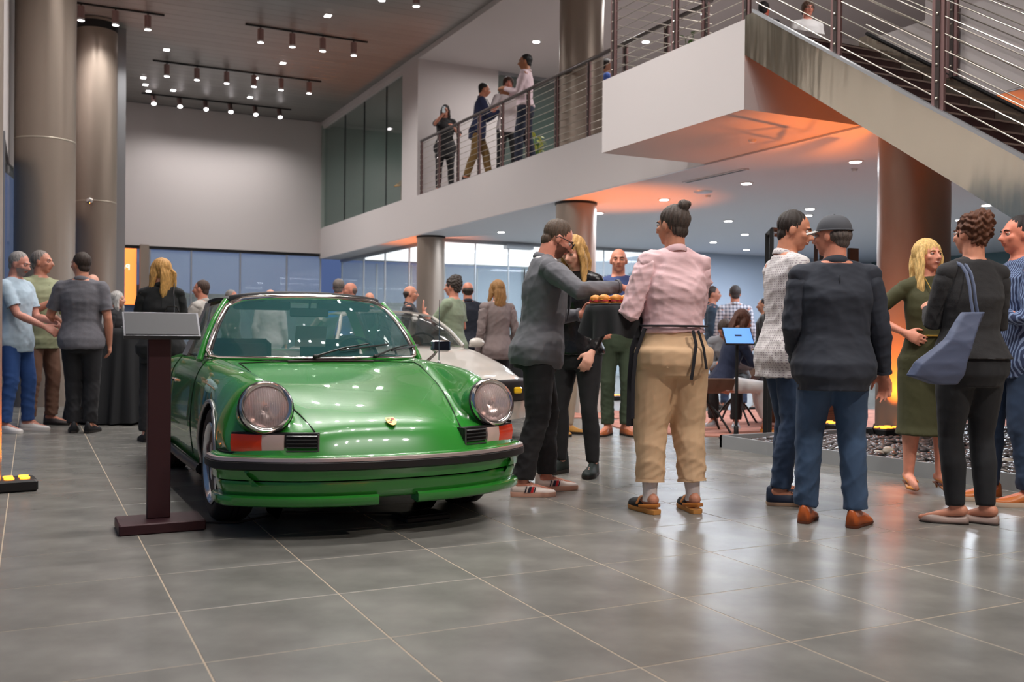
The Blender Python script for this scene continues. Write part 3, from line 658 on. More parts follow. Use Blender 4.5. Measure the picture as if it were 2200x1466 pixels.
for k in range(3): MB().bevbox((-.5, -.22, .10 + k * .13), (.42, .02, .225 + k * .13), .004).build('board', mat('walnut', srgb(112, 72, 50), .5, noise=(6, .3, (1, 12, 12)), objrand=.12), t)
# pebble bed with curb
M_curb = mat('grey_curb', srgb(158, 160, 162), .45, .3)
PB = [(5.70, 6.72), (5.97, 4.35), (5.97, 2.6), (9.6, 2.6), (9.6, 7.35), (6.6, 7.35), (5.75, 7.35)]
bed = tag(empty('pebble_bed', (5.7, 6.7, 0)), 'raised bed of dark glossy pebbles with grey metal curb under the stairs', 'pebble bed')
O = Vector((5.7, 6.7, 0))
def curb(a, b, h=.115, w=.03):
    a = Vector((*a, 0)); b = Vector((*b, 0)); d = (b - a).normalized(); n_ = Vector((-d.y, d.x, 0)) * w
    MB().rings([[a - O, b - O, b + n_ - O, a + n_ - O], [p + Vector((0, 0, h)) for p in (a - O, b - O, b + n_ - O, a + n_ - O)]]).build('curb', M_curb, bed)
PC = [(5.70, 6.95), (5.97, 5.9), (5.97, 2.6)]
for a, b in ((((5.72, 7.2)), (5.72, 6.55)), ((5.72, 6.55), (5.97, 4.4)), ((5.97, 4.4), (5.97, 2.6)), ((9.6, 7.2), (5.72, 7.2))): curb(a, b)
MB().prism([(.06, .46), (.06, -.14), (.31, -2.3), (.31, -4.08), (3.86, -4.08), (3.86, .46)], .0, .055, 'Z').build('gravel_base', mat('gravel_base', srgb(40, 38, 38), .6, bump=(60, 1, .03, (1, 1, 1))), bed)
M_peb = mat('pebble_dark', srgb(66, 62, 62), .18, spec=.6, objrand=.5); M_pebl = mat('pebble_pale', srgb(150, 142, 130), .35)
pebs = []
r = random.Random(11)
for q in range(5):
    m = MB(); m.ell((0, 0, 0), (.05 * r.uniform(.8, 1.2), .036 * r.uniform(.8, 1.2), .021), 8, 5); pebs.append(m.mesh('pebble', M_peb, 180))
pl2 = MB().ell((0, 0, 0), (.06, .045, .03), 10, 6).mesh('pebble', M_pebl, 180)
cnt = 0; stuff = MB(); pl_ = []
for k in range(2600):
    x = r.uniform(5.78, 9.4); y = r.uniform(2.7, 7.12)
    if x < 6.02 - .27 * (y - 4.4) / 2.15 if y > 4.4 else x < 6.03: continue
    if math.hypot(x - 7.97, y - 7.0) < .40: continue
    az = math.degrees(math.atan2(x, y)) - 26.35
    pl_.append((math.hypot(x, y) if az < 29 else 99, x, y))
pl_.sort()
for k, (d_, x, y) in enumerate(pl_):
    z = .065 + r.uniform(0, .02)
    if k < 300: inst('pebble', pebs[k % 5] if k % 23 else pl2, bed, Vector((x, y, z)) - O, (r.uniform(-.4, .4), r.uniform(-.4, .4), r.uniform(0, 6.28)))
    else: stuff.ell(Vector((x, y, z)) - O, (.045 * r.uniform(.8, 1.25), .038 * r.uniform(.8, 1.2), .022), 7, 4, Matrix.Rotation(r.uniform(0, 3), 3, 'Z') @ Matrix.Rotation(r.uniform(-.4, .4), 3, 'X'))
stuff.build('pebble_field', M_peb, bed, smooth=180, kind='stuff')
# ------------------------------------------------------------------ cars
def cspline(x, X, Y):
    X = np.asarray(X, float); Y = np.asarray(Y, float); x = np.asarray(x, float)   # monotone (PCHIP) interpolation
    h = np.diff(X); d = np.diff(Y) / h; m = np.zeros_like(Y)
    for i in range(1, len(X) - 1):
        if d[i - 1] * d[i] > 0: w1 = 2 * h[i] + h[i - 1]; w2 = h[i] + 2 * h[i - 1]; m[i] = (w1 + w2) / (w1 / d[i - 1] + w2 / d[i])
    m[0] = d[0]; m[-1] = d[-1]
    k = np.clip(np.searchsorted(X, x) - 1, 0, len(X) - 2); t = np.clip((x - X[k]) / h[k], 0, 1)
    return (2 * t**3 - 3 * t**2 + 1) * Y[k] + (t**3 - 2 * t**2 + t) * h[k] * m[k] + (-2 * t**3 + 3 * t**2) * Y[k + 1] + (t**3 - t**2) * h[k] * m[k + 1]
def catmull(P, n):
    P = np.asarray(P, float); N = len(P); out = []
    ext = np.vstack([2 * P[0] - P[1], P, 2 * P[-1] - P[-2]])
    for u in np.linspace(0, N - 1 - 1e-9, n):
        i = int(u); t = u - i; p0, p1, p2, p3 = ext[i], ext[i + 1], ext[i + 2], ext[i + 3]
        out.append(.5 * ((2 * p1) + (-p0 + p2) * t + (2 * p0 - 5 * p1 + 4 * p2 - p3) * t * t + (-p0 + 3 * p1 - 3 * p2 + p3) * t**3))
    return np.array(out)
class CarBody:
    """tables: station s -> half section control points (y,z), centre to sill"""
    def __init__(s, tab, bow, ns=150, nv=57, arches=((0, .31, .335), (-2.27, .31, .335)), cabin=None):
        S = sorted(tab.keys(), reverse=True); s.S = S; K = len(tab[S[0]]); A = np.array([tab[k] for k in S], float)[::-1]; X = np.array(S)[::-1]
        s.st = np.linspace(X[-1], X[0], ns); s.bow = bow
        s.ctrl = np.stack([[cspline(s.st, X, A[:, k, c]) for c in (0, 1)] for k in range(K)], 0)  # K,2,ns
        s.sec = []
        for i in range(ns):
            s.sec.append(catmull(s.ctrl[:, :, i], nv))
        s.sec = np.array(s.sec)  # ns,nv,2
        s.arches = arches; s.cabin = cabin
    def pt(s, st, y, z): return np.array([st - s.bow(st, abs(y)), y, z])
    def half(s, sgn):
        ns, nv, _ = s.sec.shape; P = np.zeros((ns, nv, 3))
        for i in range(ns):
            for j in range(nv): P[i, j] = s.pt(s.st[i], s.sec[i, j, 0] * sgn, s.sec[i, j, 1])
        return P
    def surf(s, st, y):  # point on upper surface at station st, lateral y
        i = int(np.argmin(abs(s.st - st))); c = s.sec[i]; k = int(np.argmin(abs(c[:int(len(c) * .75), 0] - abs(y)))); 
        a = c[:int(len(c) * .75)]; z = np.interp(abs(y), a[:, 0], a[:, 1]) if np.all(np.diff(a[:, 0]) > -1e-6) else a[k, 1]
        return Vector(s.pt(st, y, z))
    def build(s, m, parent):
        L = s.half(1); R = s.half(-1); P = np.concatenate([R[:, ::-1], L[:, 1:]], axis=1); ns, nw, _ = P.shape
        keep = np.ones((ns, nw), bool)
        for (ax, az, ar) in s.arches:
            d = np.hypot(P[:, :, 0] - ax, P[:, :, 2] - az); side = abs(P[:, :, 1]) > .60
            inside = (d < ar) & side & (P[:, :, 2] < az + ar)
            low = (abs(P[:, :, 0] - ax) < ar) & (P[:, :, 2] < az) & side
            keep &= ~(inside | low)
            # snap the ring of vertices just outside onto the arch
            nb = np.zeros_like(keep); K = inside | low
            nb[1:] |= K[:-1]; nb[:-1] |= K[1:]; nb[:, 1:] |= K[:, :-1]; nb[:, :-1] |= K[:, 1:]; nb &= ~K
            for i, j in zip(*np.nonzero(nb)):
                x, y, z = P[i, j]
                if z >= az:
                    dd = math.hypot(x - ax, z - az)
                    if dd < ar + .06: P[i, j, 0] = ax + (x - ax) / dd * ar; P[i, j, 2] = az + (z - az) / dd * ar
                else: P[i, j, 0] = ax + math.copysign(ar, x - ax)
        if s.cabin:
            x1, x0, yw = s.cabin; keep &= ~((P[:, :, 0] < x1) & (P[:, :, 0] > x0) & (abs(P[:, :, 1]) < yw))
        idx = -np.ones((ns, nw), int); vs = []
        for i in range(ns):
            for j in range(nw):
                if keep[i, j]: idx[i, j] = len(vs); vs.append(tuple(P[i, j]))
        fs = []
        for i in range(ns - 1):
            for j in range(nw - 1):
                q = (idx[i, j], idx[i, j + 1], idx[i + 1, j + 1], idx[i + 1, j])
                if min(q) >= 0: fs.append(q)
        b = MB(); b.add(vs, fs); return b.build('body_shell', m, parent, smooth=180)

def wheel(parent, x, y, side, R=.312, w=.20, steer=0, rimm=None, nm='wheel'):
    t = empty(nm, (x, y, R), steer, parent)
    tyre = [(R - .10, -w / 2 + .012), (R - .05, -w / 2 - .004), (R - .02, -w / 2 + .006), (R, -w / 2 + .03), (R + .0, -.02), (R - .006, -.018), (R - .006, -.012), (R, -.010), (R, .010), (R - .006, .012), (R - .006, .018), (R, .02), (R, w / 2 - .03), (R - .02, w / 2 - .006), (R - .05, w / 2 + .004), (R - .10, w / 2 - .012)]
    MB().lathe(tyre, axis='Y', n=56, caps=False).lathe([(R - .09, -w / 2 + .01), (R - .1, 0), (R - .09, w / 2 - .01)], axis='Y', n=56, caps=False).build('tyre', mat('tyre_rubber', srgb(30, 29, 30), .75), t, smooth=40)
    s = side; rr = R - .098
    MB().lathe([(rr + .008, s * (w / 2 - .0)), (rr, s * (w / 2 + .004)), (rr - .014, s * (w / 2 - .004)), (rr - .020, s * (w / 2 - .022))], axis='Y', n=48, caps=False).build('rim', mat('rim_polished', srgb(200, 200, 205), .2, 1.0), t, smooth=50)
    MB().lathe([(.001, -s * .0), (rr - .03, -s * .0), (rr - .020, s * (w / 2 - .022))], axis='Y', n=40).build('wheel_back', mat('wheel_black', srgb(20, 20, 20), .6), t)
    for k in range(5):
        a = k * 2 * math.pi / 5 + .3; P = []
        for i in range(6):
            f = i / 5; rad = .035 + (rr - .055) * f; hw = (.022 + .030 * math.sin(math.pi * min(1, f * .9 + .05))) * 1.1; yo = s * (w / 2 - .035 + .018 * math.sin(math.pi * (1 - f)))
            row = []
            for g_ in (-1, -.5, 0, .5, 1):
                lx, lz = hw * g_, rad; row.append((lx * math.cos(a) + lz * math.sin(a), yo - s * .010 * g_ * g_, -lx * math.sin(a) + lz * math.cos(a)))
            P.append(row)
        m = MB(); m.sheet(P, .012 * s); m.build('spoke', mat('fuchs_silver', srgb(180, 182, 188), .28, .9), t, smooth=180)
    MB().lathe([(.001, s * (w / 2 - .004)), (.025, s * (w / 2 - .006)), (.038, s * (w / 2 - .02)), (.045, s * (w / 2 - .06))], axis='Y', n=24, caps=False).build('hub_cap', mat('hub_black', srgb(40, 40, 44), .35), t, smooth=50)
    return t

def half_loop(fn, ys):  # full width polyline from y list
    return [fn(y) for y in ys]

GREEN = mat('green_car_paint', srgb(42, 132, 44), .26, 0.0, coat=1.0, spec=.5)
CHROME = mat('chrome', srgb(220, 215, 212), .12, 1.0)
RUBBER = mat('rubber_black', srgb(26, 24, 25), .5)
GAP = mat('panel_gap_black', srgb(6, 14, 7), .8)
CARGLASS = mat('car_glass', srgb(64, 112, 114), .02, 0, alpha=.42, spec=.9)
INT = mat('car_interior', srgb(28, 28, 30), .7)

car = tag(empty('classic_car', (1.67, 5.47, 0), -math.pi / 2), 'glossy green classic targa sports car with round headlights facing the camera', 'car')
def bow911(st, y):
    k = min(1, max(0, (st - .05) / .75)); k = k * k * (3 - 2 * k); kr = min(1, max(0, (-2.5 - st) / .9)); kr = kr * kr
    return k * .285 * (y / .8) ** 2.6 - kr * .30 * (y / .8) ** 2.6
T = {
    .86: [(0, .36), (.22, .36), (.40, .36), (.48, .36), (.56, .36), (.64, .36), (.70, .35), (.72, .33), (.69, .30), (.66, .27)],
    .82: [(0, .425), (.22, .425), (.40, .425), (.48, .425), (.56, .425), (.65, .42), (.72, .415), (.765, .40), (.72, .33), (.69, .27)],
    .78: [(0, .485), (.22, .483), (.40, .478), (.48, .475), (.56, .475), (.66, .475), (.73, .465), (.785, .44), (.73, .33), (.70, .25)],
    .74: [(0, .535), (.22, .532), (.39, .522), (.47, .517), (.55, .525), (.65, .535), (.735, .52), (.795, .47), (.745, .34), (.71, .24)],
    .69: [(0, .568), (.22, .564), (.39, .550), (.465, .543), (.52, .560), (.62, .600), (.735, .575), (.80, .49), (.76, .35), (.72, .23)],
    .64: [(0, .592), (.22, .587), (.39, .573), (.46, .566), (.505, .600), (.60, .690), (.725, .640), (.803, .50), (.775, .35), (.735, .22)],
    .58: [(0, .616), (.22, .611), (.39, .597), (.46, .590), (.50, .640), (.60, .755), (.72, .690), (.805, .52), (.79, .36), (.75, .22)],
    .50: [(0, .643), (.22, .639), (.39, .626), (.465, .619), (.505, .680), (.60, .785), (.71, .730), (.805, .55), (.81, .37), (.77, .22)],
    .35: [(0, .685), (.22, .681), (.40, .670), (.475, .664), (.52, .710), (.61, .802), (.71, .755), (.80, .58), (.81, .38), (.77, .22)],
    .15: [(0, .732), (.22, .729), (.42, .720), (.50, .716), (.54, .742), (.62, .820), (.71, .785), (.79, .64), (.81, .40), (.77, .22)],
    -.10: [(0, .783), (.22, .781), (.44, .774), (.52, .772), (.57, .785), (.63, .836), (.71, .805), (.78, .68), (.805, .42), (.77, .22)],
    -.35: [(0, .838), (.22, .836), (.45, .829), (.54, .826), (.59, .828), (.64, .848), (.71, .820), (.775, .70), (.80, .44), (.765, .21)],
    -.60: [(0, .862), (.22, .861), (.46, .857), (.56, .855), (.61, .855), (.655, .857), (.71, .830), (.77, .71), (.795, .45), (.76, .20)],
    -.90: [(0, .865), (.22, .865), (.46, .865), (.57, .865), (.62, .866), (.665, .860), (.71, .835), (.765, .72), (.79, .46), (.76, .20)],
    -1.60: [(0, .865), (.22, .865), (.46, .865), (.57, .865), (.62, .866), (.665, .862), (.71, .835), (.765, .72), (.795, .46), (.76, .20)],
    -2.00: [(0, .88), (.22, .88), (.46, .875), (.57, .870), (.62, .868), (.67, .860), (.72, .830), (.785, .71), (.81, .46), (.77, .21)],
    -2.35: [(0, .90), (.22, .895), (.42, .88), (.53, .868), (.60, .862), (.67, .845), (.74, .800), (.80, .68), (.82, .46), (.78, .23)],
    -2.75: [(0, .83), (.22, .825), (.40, .81), (.50, .80), (.58, .79), (.66, .77), (.73, .72), (.79, .62), (.80, .46), (.77, .26)],
    -3.05: [(0, .74), (.22, .735), (.40, .72), (.50, .715), (.57, .70), (.64, .68), (.71, .63), (.75, .55), (.76, .44), (.73, .28)],
    -3.30: [(0, .58), (.22, .58), (.40, .57), (.48, .56), (.55, .55), (.61, .54), (.67, .50), (.70, .46), (.71, .40), (.68, .30)],
}
body = CarBody(T, bow911, cabin=(-.80, -2.05, .60))
body.build(GREEN, car)
# cowl-to-screen filler, floor tub, inner arches
MB().bbox((-2.3, -.74, .2), (.30, .74, .24)).bbox((-2.1, -.70, .24), (-2.0, .70, .84)).bbox((-.82, -.68, .24), (-.70, .68, .84)).bbox((-2.1, -.70, .24), (-.7, -.64, .80)).bbox((-2.1, .64, .24), (-.7, .70, .80)).build('cabin_tub', INT, car)
for (ax, nm) in ((0, 'f'), (-2.27, 'r')):
    for sg in (-1, 1):
        P = [[(ax + .345 * math.cos(a), sg * yy_, .31 + .345 * math.sin(a)) for yy_ in (.45, .60, .795)] for a in np.linspace(-.3, math.pi + .3, 25)]
        MB().grid(P).lathe([(.001, sg * .45), (.34, sg * .45)], (ax, 0, .31), axis='Y', n=24).build('wheel_well', mat('well_black', srgb(12, 12, 12), .9), car, smooth=60)
        # bright arch trim follows the body side
        pts = []
        for a in np.linspace(-.12, math.pi + .12, 40):
            x = ax + .338 * math.cos(a); z = .31 + .338 * math.sin(a); i = int(np.argmin(abs(body.st - x - (body.bow(x, .8))))); c = body.sec[i]; lo = c[len(c) // 2:]
            k = int(np.argmin(abs(lo[:, 1] - z))); y = max(lo[k, 0], .70 if z < .3 else 0) + .002
            pts.append((x, sg * y, z))
        MB().tube(pts, (.012), 8, up=(0, 1, 0)).build('arch_trim', mat('arch_trim_silver', srgb(150, 150, 150), .3, .85), car, smooth=60)
for (x, st_) in ((0, 0), (-2.27, 0)):
    for sg in (-1, 1): wheel(car, x, sg * (.69 if x == 0 else .685), sg, steer=0)
# plan curve of the front
def front(y, off=0.0): return .80 + off - .285 * (abs(y) / .8) ** 2.6
def sweep(prof, ys, off, name, m, smooth=50, wrap=None, yend=.815):
    """profile [(dx,z)] swept along the front plan curve with wrapped corners"""
    path = []
    for y in ys: path.append((front(y), y))
    rings = []
    pl = np.array(path)
    d = np.gradient(pl, axis=0); n = np.stack([d[:, 1], -d[:, 0]], 1); n /= np.linalg.norm(n, axis=1, keepdims=True)
    if n[len(n) // 2][0] < 0: n = -n
    for (p, nn) in zip(pl, n): rings.append([(p[0] + nn[0] * (dx + off), p[1] + nn[1] * (dx + off), z) for dx, z in prof])
    return MB().rings(rings).build(name, m, car, smooth=smooth)
YY = np.concatenate([[-.83, -.825], np.linspace(-.81, .81, 61), [.825, .83]])
def wrapfront():
    pts = []
    a = [(.36, -.806), (.41, -.808), (.455, -.806), (.49, -.800), (.515, -.791)]
    mid = [(front(y, .0), y) for y in np.linspace(-.775, .775, 61)]
    b = [(x, -y) for x, y in reversed(a)]
    return a + mid + b
PLAN = np.array(wrapfront())
def sweepP(prof, name, m, smooth=50, plan=None, parent=None, inset=0.0):
    pl = PLAN if plan is None else np.array(plan)
    d = np.gradient(pl, axis=0); n = np.stack([d[:, 1], -d[:, 0]], 1); n /= np.linalg.norm(n, axis=1, keepdims=True)
    rings = [[(p[0] + q[0] * dx, p[1] + q[1] * dx, z) for dx, z in prof] for p, q in zip(pl, n)]
    return MB().rings(rings).build(name, m, parent or car, smooth=smooth)
bumper = sweepP([(-.07, .425), (.03, .423), (.042, .415), (.045, .395), (.045, .352), (.034, .335), (.028, .300), (.0, .292), (-.05, .29), (-.07, .3)], 'bumper', GREEN)
sweepP([(.040, .398), (.055, .398), (.068, .390), (.068, .358), (.055, .350), (.040, .350)], 'rubber_strip', RUBBER, parent=bumper)
sweepP([(.040, .414), (.060, .411), (.064, .396), (.040, .396)], 'strip_trim', mat('trim_dull', srgb(190, 172, 168), .28, .6), parent=bumper)
sweepP([(-.10, .295), (.010, .290), (.014, .275), (.006, .240), (.0, .215), (-.02, .2), (-.10, .19)], 'valance', GREEN)
hp_ = PLAN[PLAN[:, 1] < -.10]; hp2 = PLAN[PLAN[:, 1] > .10]
for pp in (hp_, hp2): sweepP([(-.06, .215), (.022, .222), (.034, .212), (.034, .180), (.020, .168), (-.06, .175)], 'lip_spoiler', GREEN, plan=pp)
# seal between bumper and body
sweepP([(-.08, .423), (.004, .423), (.004, .432), (-.08, .432)], 'bumper_seal', RUBBER)
# turn signals and horn grilles
M_oran = mat('signal_orange', srgb(226, 62, 22), .15, coat=.8); M_clear = mat('signal_clear', srgb(206, 180, 172), .18, coat=.8)
def fpatch(y0, y1, z0, z1, off, th, n=14, tw=None):
    ys_ = np.linspace(y0, y1, n); 
    def P(y, o, z): 
        dy = -.285 * 2.6 * (abs(y) / .8) ** 1.6 / .8 * math.copysign(1, y); nn = Vector((1, -dy)).normalized(); return (front(y) + nn.x * o, y + nn.y * o, z)
    return [[P(y, off - th, z0), P(y, off, z0), P(y, off + .006, (z0 + z1) / 2), P(y, off, z1), P(y, off - th, z1)] for y in ys_]
for sg in (-1, 1):
    s_ = empty('turn_signal', (0, 0, 0), 0, car)
    ya, yb, yc, yd = .395, .545, .645, .775
    def patch(a, b, off, z0=.437, z1=.522, nm='x', m=None, par=None, th=.06, n=12): 
        return MB().rings(fpatch(sg * a, sg * b, z0, z1, off, th, n)).build(nm, m, par, smooth=50)
    patch(ya - .006, yd + .004, -.010, .430, .530, 'surround', RUBBER, s_, .05, 30)
    patch(yb + .004, yc, .002, nm='clear_lens', m=M_clear, par=s_); patch(yc, yd, .002, nm='orange_lens', m=M_oran, par=s_)
    gr = empty('horn_grille', (0, 0, 0), 0, car)
    patch(ya, yb - .004, -.012, nm='backing', m=mat('grille_black', srgb(14, 14, 14), .6), par=gr)
    for k in range(5):
        z = .4385 + k * .0185; MB().rings(fpatch(sg * (ya + .004), sg * (yb - .008), z, z + .007, .006, .02, 12)).build('slat', mat('slat_grey', srgb(92, 92, 92), .35, .6), gr, smooth=50)
    MB().rings([[(p[0], p[1], z) for p in [(front(sg * (ya - .004), .008), sg * (ya - .004)), (front(sg * ya, .008), sg * (ya + .004)), (front(sg * ya, -.02), sg * (ya + .004)), (front(sg * ya, -.02), sg * (ya - .004))]] for z in (.434, .526)]).build('frame_side', mat('slat_grey', (.1, .1, .1)), gr)
# headlights
M_reflect = mat('headlamp_reflector', srgb(212, 190, 186), .22, .9); M_lens = mat('headlamp_glass', srgb(235, 222, 220), .05, 0, alpha=.22, spec=.9, bump=(46, .4, .01, (6, .3, .3)))
for sg in (-1, 1):
    hl = empty('headlight', (0.590, sg * .618, .648), 0, car); hl.rotation_euler = (0, math.radians(-17), sg * math.radians(4))
    MB().lathe([(.134, -.10), (.133, .012), (.128, .022)], axis='X', n=48, caps=False).build('bucket', GREEN, hl, smooth=60)
    MB().lathe([(.133, .010), (.131, .030), (.122, .040), (.108, .036), (.104, .028), (.108, .018)], axis='X', n=56, caps=False).build('chrome_ring', CHROME, hl, smooth=60)
    MB().lathe([(.001, -.045), (.04, -.040), (.08, -.018), (.105, .022)], axis='X', n=40, caps=False).build('reflector', M_reflect, hl, smooth=180)
    MB().lathe([(.001, .062), (.03, .060), (.06, .052), (.085, .042), (.105, .028)], axis='X', n=48, caps=False).build('lens', M_lens, hl, smooth=180)
    MB().lathe([(.136, .0), (.138, .012), (.133, .016)], axis='X', n=48, caps=False).build('seal', RUBBER, hl, smooth=60)
    MB().ell((.0, 0, 0), (.02, .016, .016), 12, 8).build('bulb', mat('bulb_cap', srgb(110, 80, 76), .3, .5), hl, smooth=180)
    rb = MB()
    for k in range(-8, 9):
        y = k * .0115; hh = math.sqrt(max(0, .098 ** 2 - y * y))
        pts = [(.028 + .033 * (1 - (math.hypot(y, z) / .105) ** 2), y, z) for z in np.linspace(-hh, hh, 9)]
        rb.tube(pts, .0010, 4)
    rb.build('lens_ribs', mat('lens_rib', srgb(190, 165, 160), .2, alpha=.55), hl)
# shut lines
def gapline(pts, name='shut_line', r=.0035, m=GAP): return MB().tube(pts, r, 5).build(name, m, car)
for sg in (-1, 1):
    pts = [body.surf(s_, sg * y) + Vector((.0, 0, .0005)) for s_, y in [(.80, .392), (.77, .392), (.73, .395), (.66, .405), (.56, .425), (.45, .445), (.30, .47), (.10, .50), (-.10, .525), (-.30, .545), (-.44, .555)]]
    gapline(pts)
    pts = []
    for f in np.linspace(.56, .97, 14):
        i = int(np.argmin(abs(body.st + .72))); c = body.sec[i]; k = int(f * (len(c) - 1)); pts.append(Vector(body.pt(-.72, sg * (c[k, 0] + .001), c[k, 1])))
    gapline(pts)
    pts = []
    for f in np.linspace(.56, .97, 14):
        i = int(np.argmin(abs(body.st + 1.78))); c = body.sec[i]; k = int(f * (len(c) - 1)); pts.append(Vector(body.pt(-1.78, sg * (c[k, 0] + .001), c[k, 1])))
    gapline(pts)
gapline([body.surf(-.44, y) + Vector((-.012 * (1 - (y / .555) ** 2) * 0, 0, .001)) for y in np.linspace(-.555, .555, 19)], r=.003)
# cowl vent
vp = [[(x, y, body.surf(x, y).z + .006) for x in (-.400, -.432)] for y in np.linspace(-.27, .27, 15)]
MB().sheet(vp, -.006).build('cowl_vent', mat('vent_black', srgb(36, 18, 16), .6), car, smooth=60)
# crest on the hood
cr = empty('hood_crest', body.surf(.70, 0.0) + Vector((.004, 0, .006)), 0, car); cr.rotation_euler = (0, math.radians(28), 0)
sh = [(-.040, 0), (-.030, .016), (-.012, .025), (.016, .027), (.034, .022), (.034, -.022), (.016, -.027), (-.012, -.025), (-.030, -.016)]
MB().prism([(-x, y) for x, y in sh], 0, .004, 'Z').build('shield', mat('crest_gold', srgb(226, 176, 92), .3, .6), cr)
for (x, y, w, h_, c_) in ((-.018, .010, .012, .009, 'r'), (.012, -.011, .012, .009, 'r'), (-.002, 0, .010, .007, 'k'), (-.018, -.012, .006, .008, 'k')):
    MB().bbox((x - w / 2, y - h_, .004), (x + w / 2, y + h_, .0052)).build('crest_field', mat('crest_red', srgb(150, 40, 20), .4) if c_ == 'r' else mat('crest_dark', srgb(60, 40, 20), .4), cr)
# windscreen
def wsb(y): return Vector((-.44 - .33 * (abs(y) / .69) ** 2.4, y, .868 - .004 * (abs(y) / .69) ** 2))
def wst(y): return Vector((-.865 - .14 * (abs(y) / .50) ** 2.4, y, 1.262 - .030 * (abs(y) / .50) ** 2.2))
def wsp(u, v): # u -1..1, v 0..1
    a = wsb(u * .69); b = wst(u * .505); p = a.lerp(b, v); bulge = .028 * math.sin(math.pi * v); return p + Vector((bulge * .8, u * bulge * .6, bulge * .4))
MB().grid([[wsp(u, v) for v in np.linspace(.03, .97, 12)] for u in np.linspace(-.97, .97, 29)]).build('windscreen', CARGLASS, car, smooth=180)
def corner_path(e=.0):
    pts = []
    r_ = .10
    U = 1 - e; 
    segs = [(-U, v) for v in np.linspace(.10, .88, 12)] + [(-U + .06, .955)] + [(u, 1.0) for u in np.linspace(-U + .14, U - .14, 21)] + [(U - .06, .955)] + [(U, v) for v in np.linspace(.88, .10, 12)] + [(U - .03, .03)] + [(u, 0.0) for u in np.linspace(U - .10, -U + .10, 25)] + [(-U + .03, .03)]
    return [wsp(u, v) for u, v in segs]
fr = corner_path(); fr.append(fr[0]); fr.append(fr[1])
MB().tube(fr, (.013, .019), 8).build('windscreen_trim', CHROME, car, smooth=60)
inn = corner_path(.022); inn.append(inn[0]); MB().tube([p - Vector((.012, 0, 0)) for p in inn], .010, 6).build('windscreen_seal', RUBBER, car, smooth=60)
# A pillars and header
for sg in (-1, 1):
    MB().tube([wsp(sg * 1.03, v) + Vector((-.02, sg * .012, -.005)) for v in np.linspace(-.03, 1.0, 12)], [(.03, .022)] * 12, 8).build('a_pillar', GREEN, car, smooth=60)
MB().tube([wsp(u, 1.0) + Vector((-.035, 0, .006)) for u in np.linspace(-1.0, 1.0, 21)], (.028, .010), 8).build('header', mat('vinyl_black', srgb(34, 34, 36), .6), car, smooth=60)
# targa roof panel
def roofp(x, u): f = (x + .93) / (-1.62 + .93); w = .50 + .05 * f; z = 1.268 + .022 * math.sin(math.pi * min(1, f * .8 + .1)); return (x - .11 * (abs(u)) ** 2.4 * (1 - f), u * w, z - .052 * abs(u) ** 2.6)
MB().sheet([[roofp(x, u) for u in np.linspace(-1, 1, 19)] for x in np.linspace(-.93, -1.62, 10)], .02).build('targa_top', mat('vinyl_black', srgb(34, 34, 36), .6), car, smooth=180)
# targa hoop
def hoop(x0, x1, zt, name, m):
    rings = []
    for x, gr_ in ((x0, 0), (x1, 0), (x1, .03), (x0, .03)):
        lean = 0; P = []
        for a in np.linspace(0, 1, 25):
            if a < .3: f = a / .3; y = -.69 + (.15) * f; z = .86 + (zt - .08 - .86) * f
            elif a > .7: f = (1 - a) / .3; y = .69 - .15 * f; z = .86 + (zt - .08 - .86) * f
            else: f = (a - .3) / .4; th = math.pi * f; y = -.54 * math.copysign(abs(math.cos(th)) ** .55, math.cos(th)); z = zt - .08 + .08 * math.sin(th) ** .5
            P.append((x, y * (1 - gr_ * 1.2), z - gr_ * (1 if .3 <= a <= .7 else .3)))
        rings.append(P)
    R2 = [[rings[k][i] for k in range(4)] for i in range(25)]
    MB().rings(R2).build(name, m, car, smooth=40)
hoop(-1.62, -1.86, 1.275, 'targa_hoop', mat('hoop_steel', srgb(150, 150, 150), .3, .9))
MB().grid([[Vector((-1.86, u * .50, 1.255 - .05 * abs(u) ** 2.5)).lerp(Vector((-2.42, u * .56, .90)), v) + Vector((-.02, 0, .04)) * math.sin(math.pi * v) for v in np.linspace(0, 1, 8)] for u in np.linspace(-1, 1, 15)]).build('rear_glass', CARGLASS, car, smooth=180)
for sg in (-1, 1):
    MB().rings([[wsp(sg * 1.04, v) + Vector((-.03, sg * o, 0)) for v in (.02, .98)] + [(-1.64, sg * (.55 + o), 1.20), (-1.64, sg * (.665 + o), .87)] for o in (0, .004)]).build('side_glass', CARGLASS, car)
    MB().tube([(-.84, sg * .672, .868), (-1.25, sg * .672, .870), (-1.64, sg * .672, .870)], .008, 6).build('waist_trim', CHROME, car)
    q = wsp(sg * 1.04, .05); MB().tube([(-1.08, sg * .662, .872), (-1.20, sg * .60, 1.19)], .008, 6).build('quarter_light_frame', mat('arch_trim_silver', (.5, .5, .5)), car)
    # door handle
    MB().bevbox((-1.62, sg * .775 - .015, .685), (-1.47, sg * .775 + .015, .708), .006).build('door_handle', CHROME, car)
    MB().tube([(-.36, sg * .79, .232), (-1.1, sg * .80, .228), (-1.93, sg * .80, .232)], (.028, .022), 8).build('sill_trim', RUBBER, car, smooth=60)
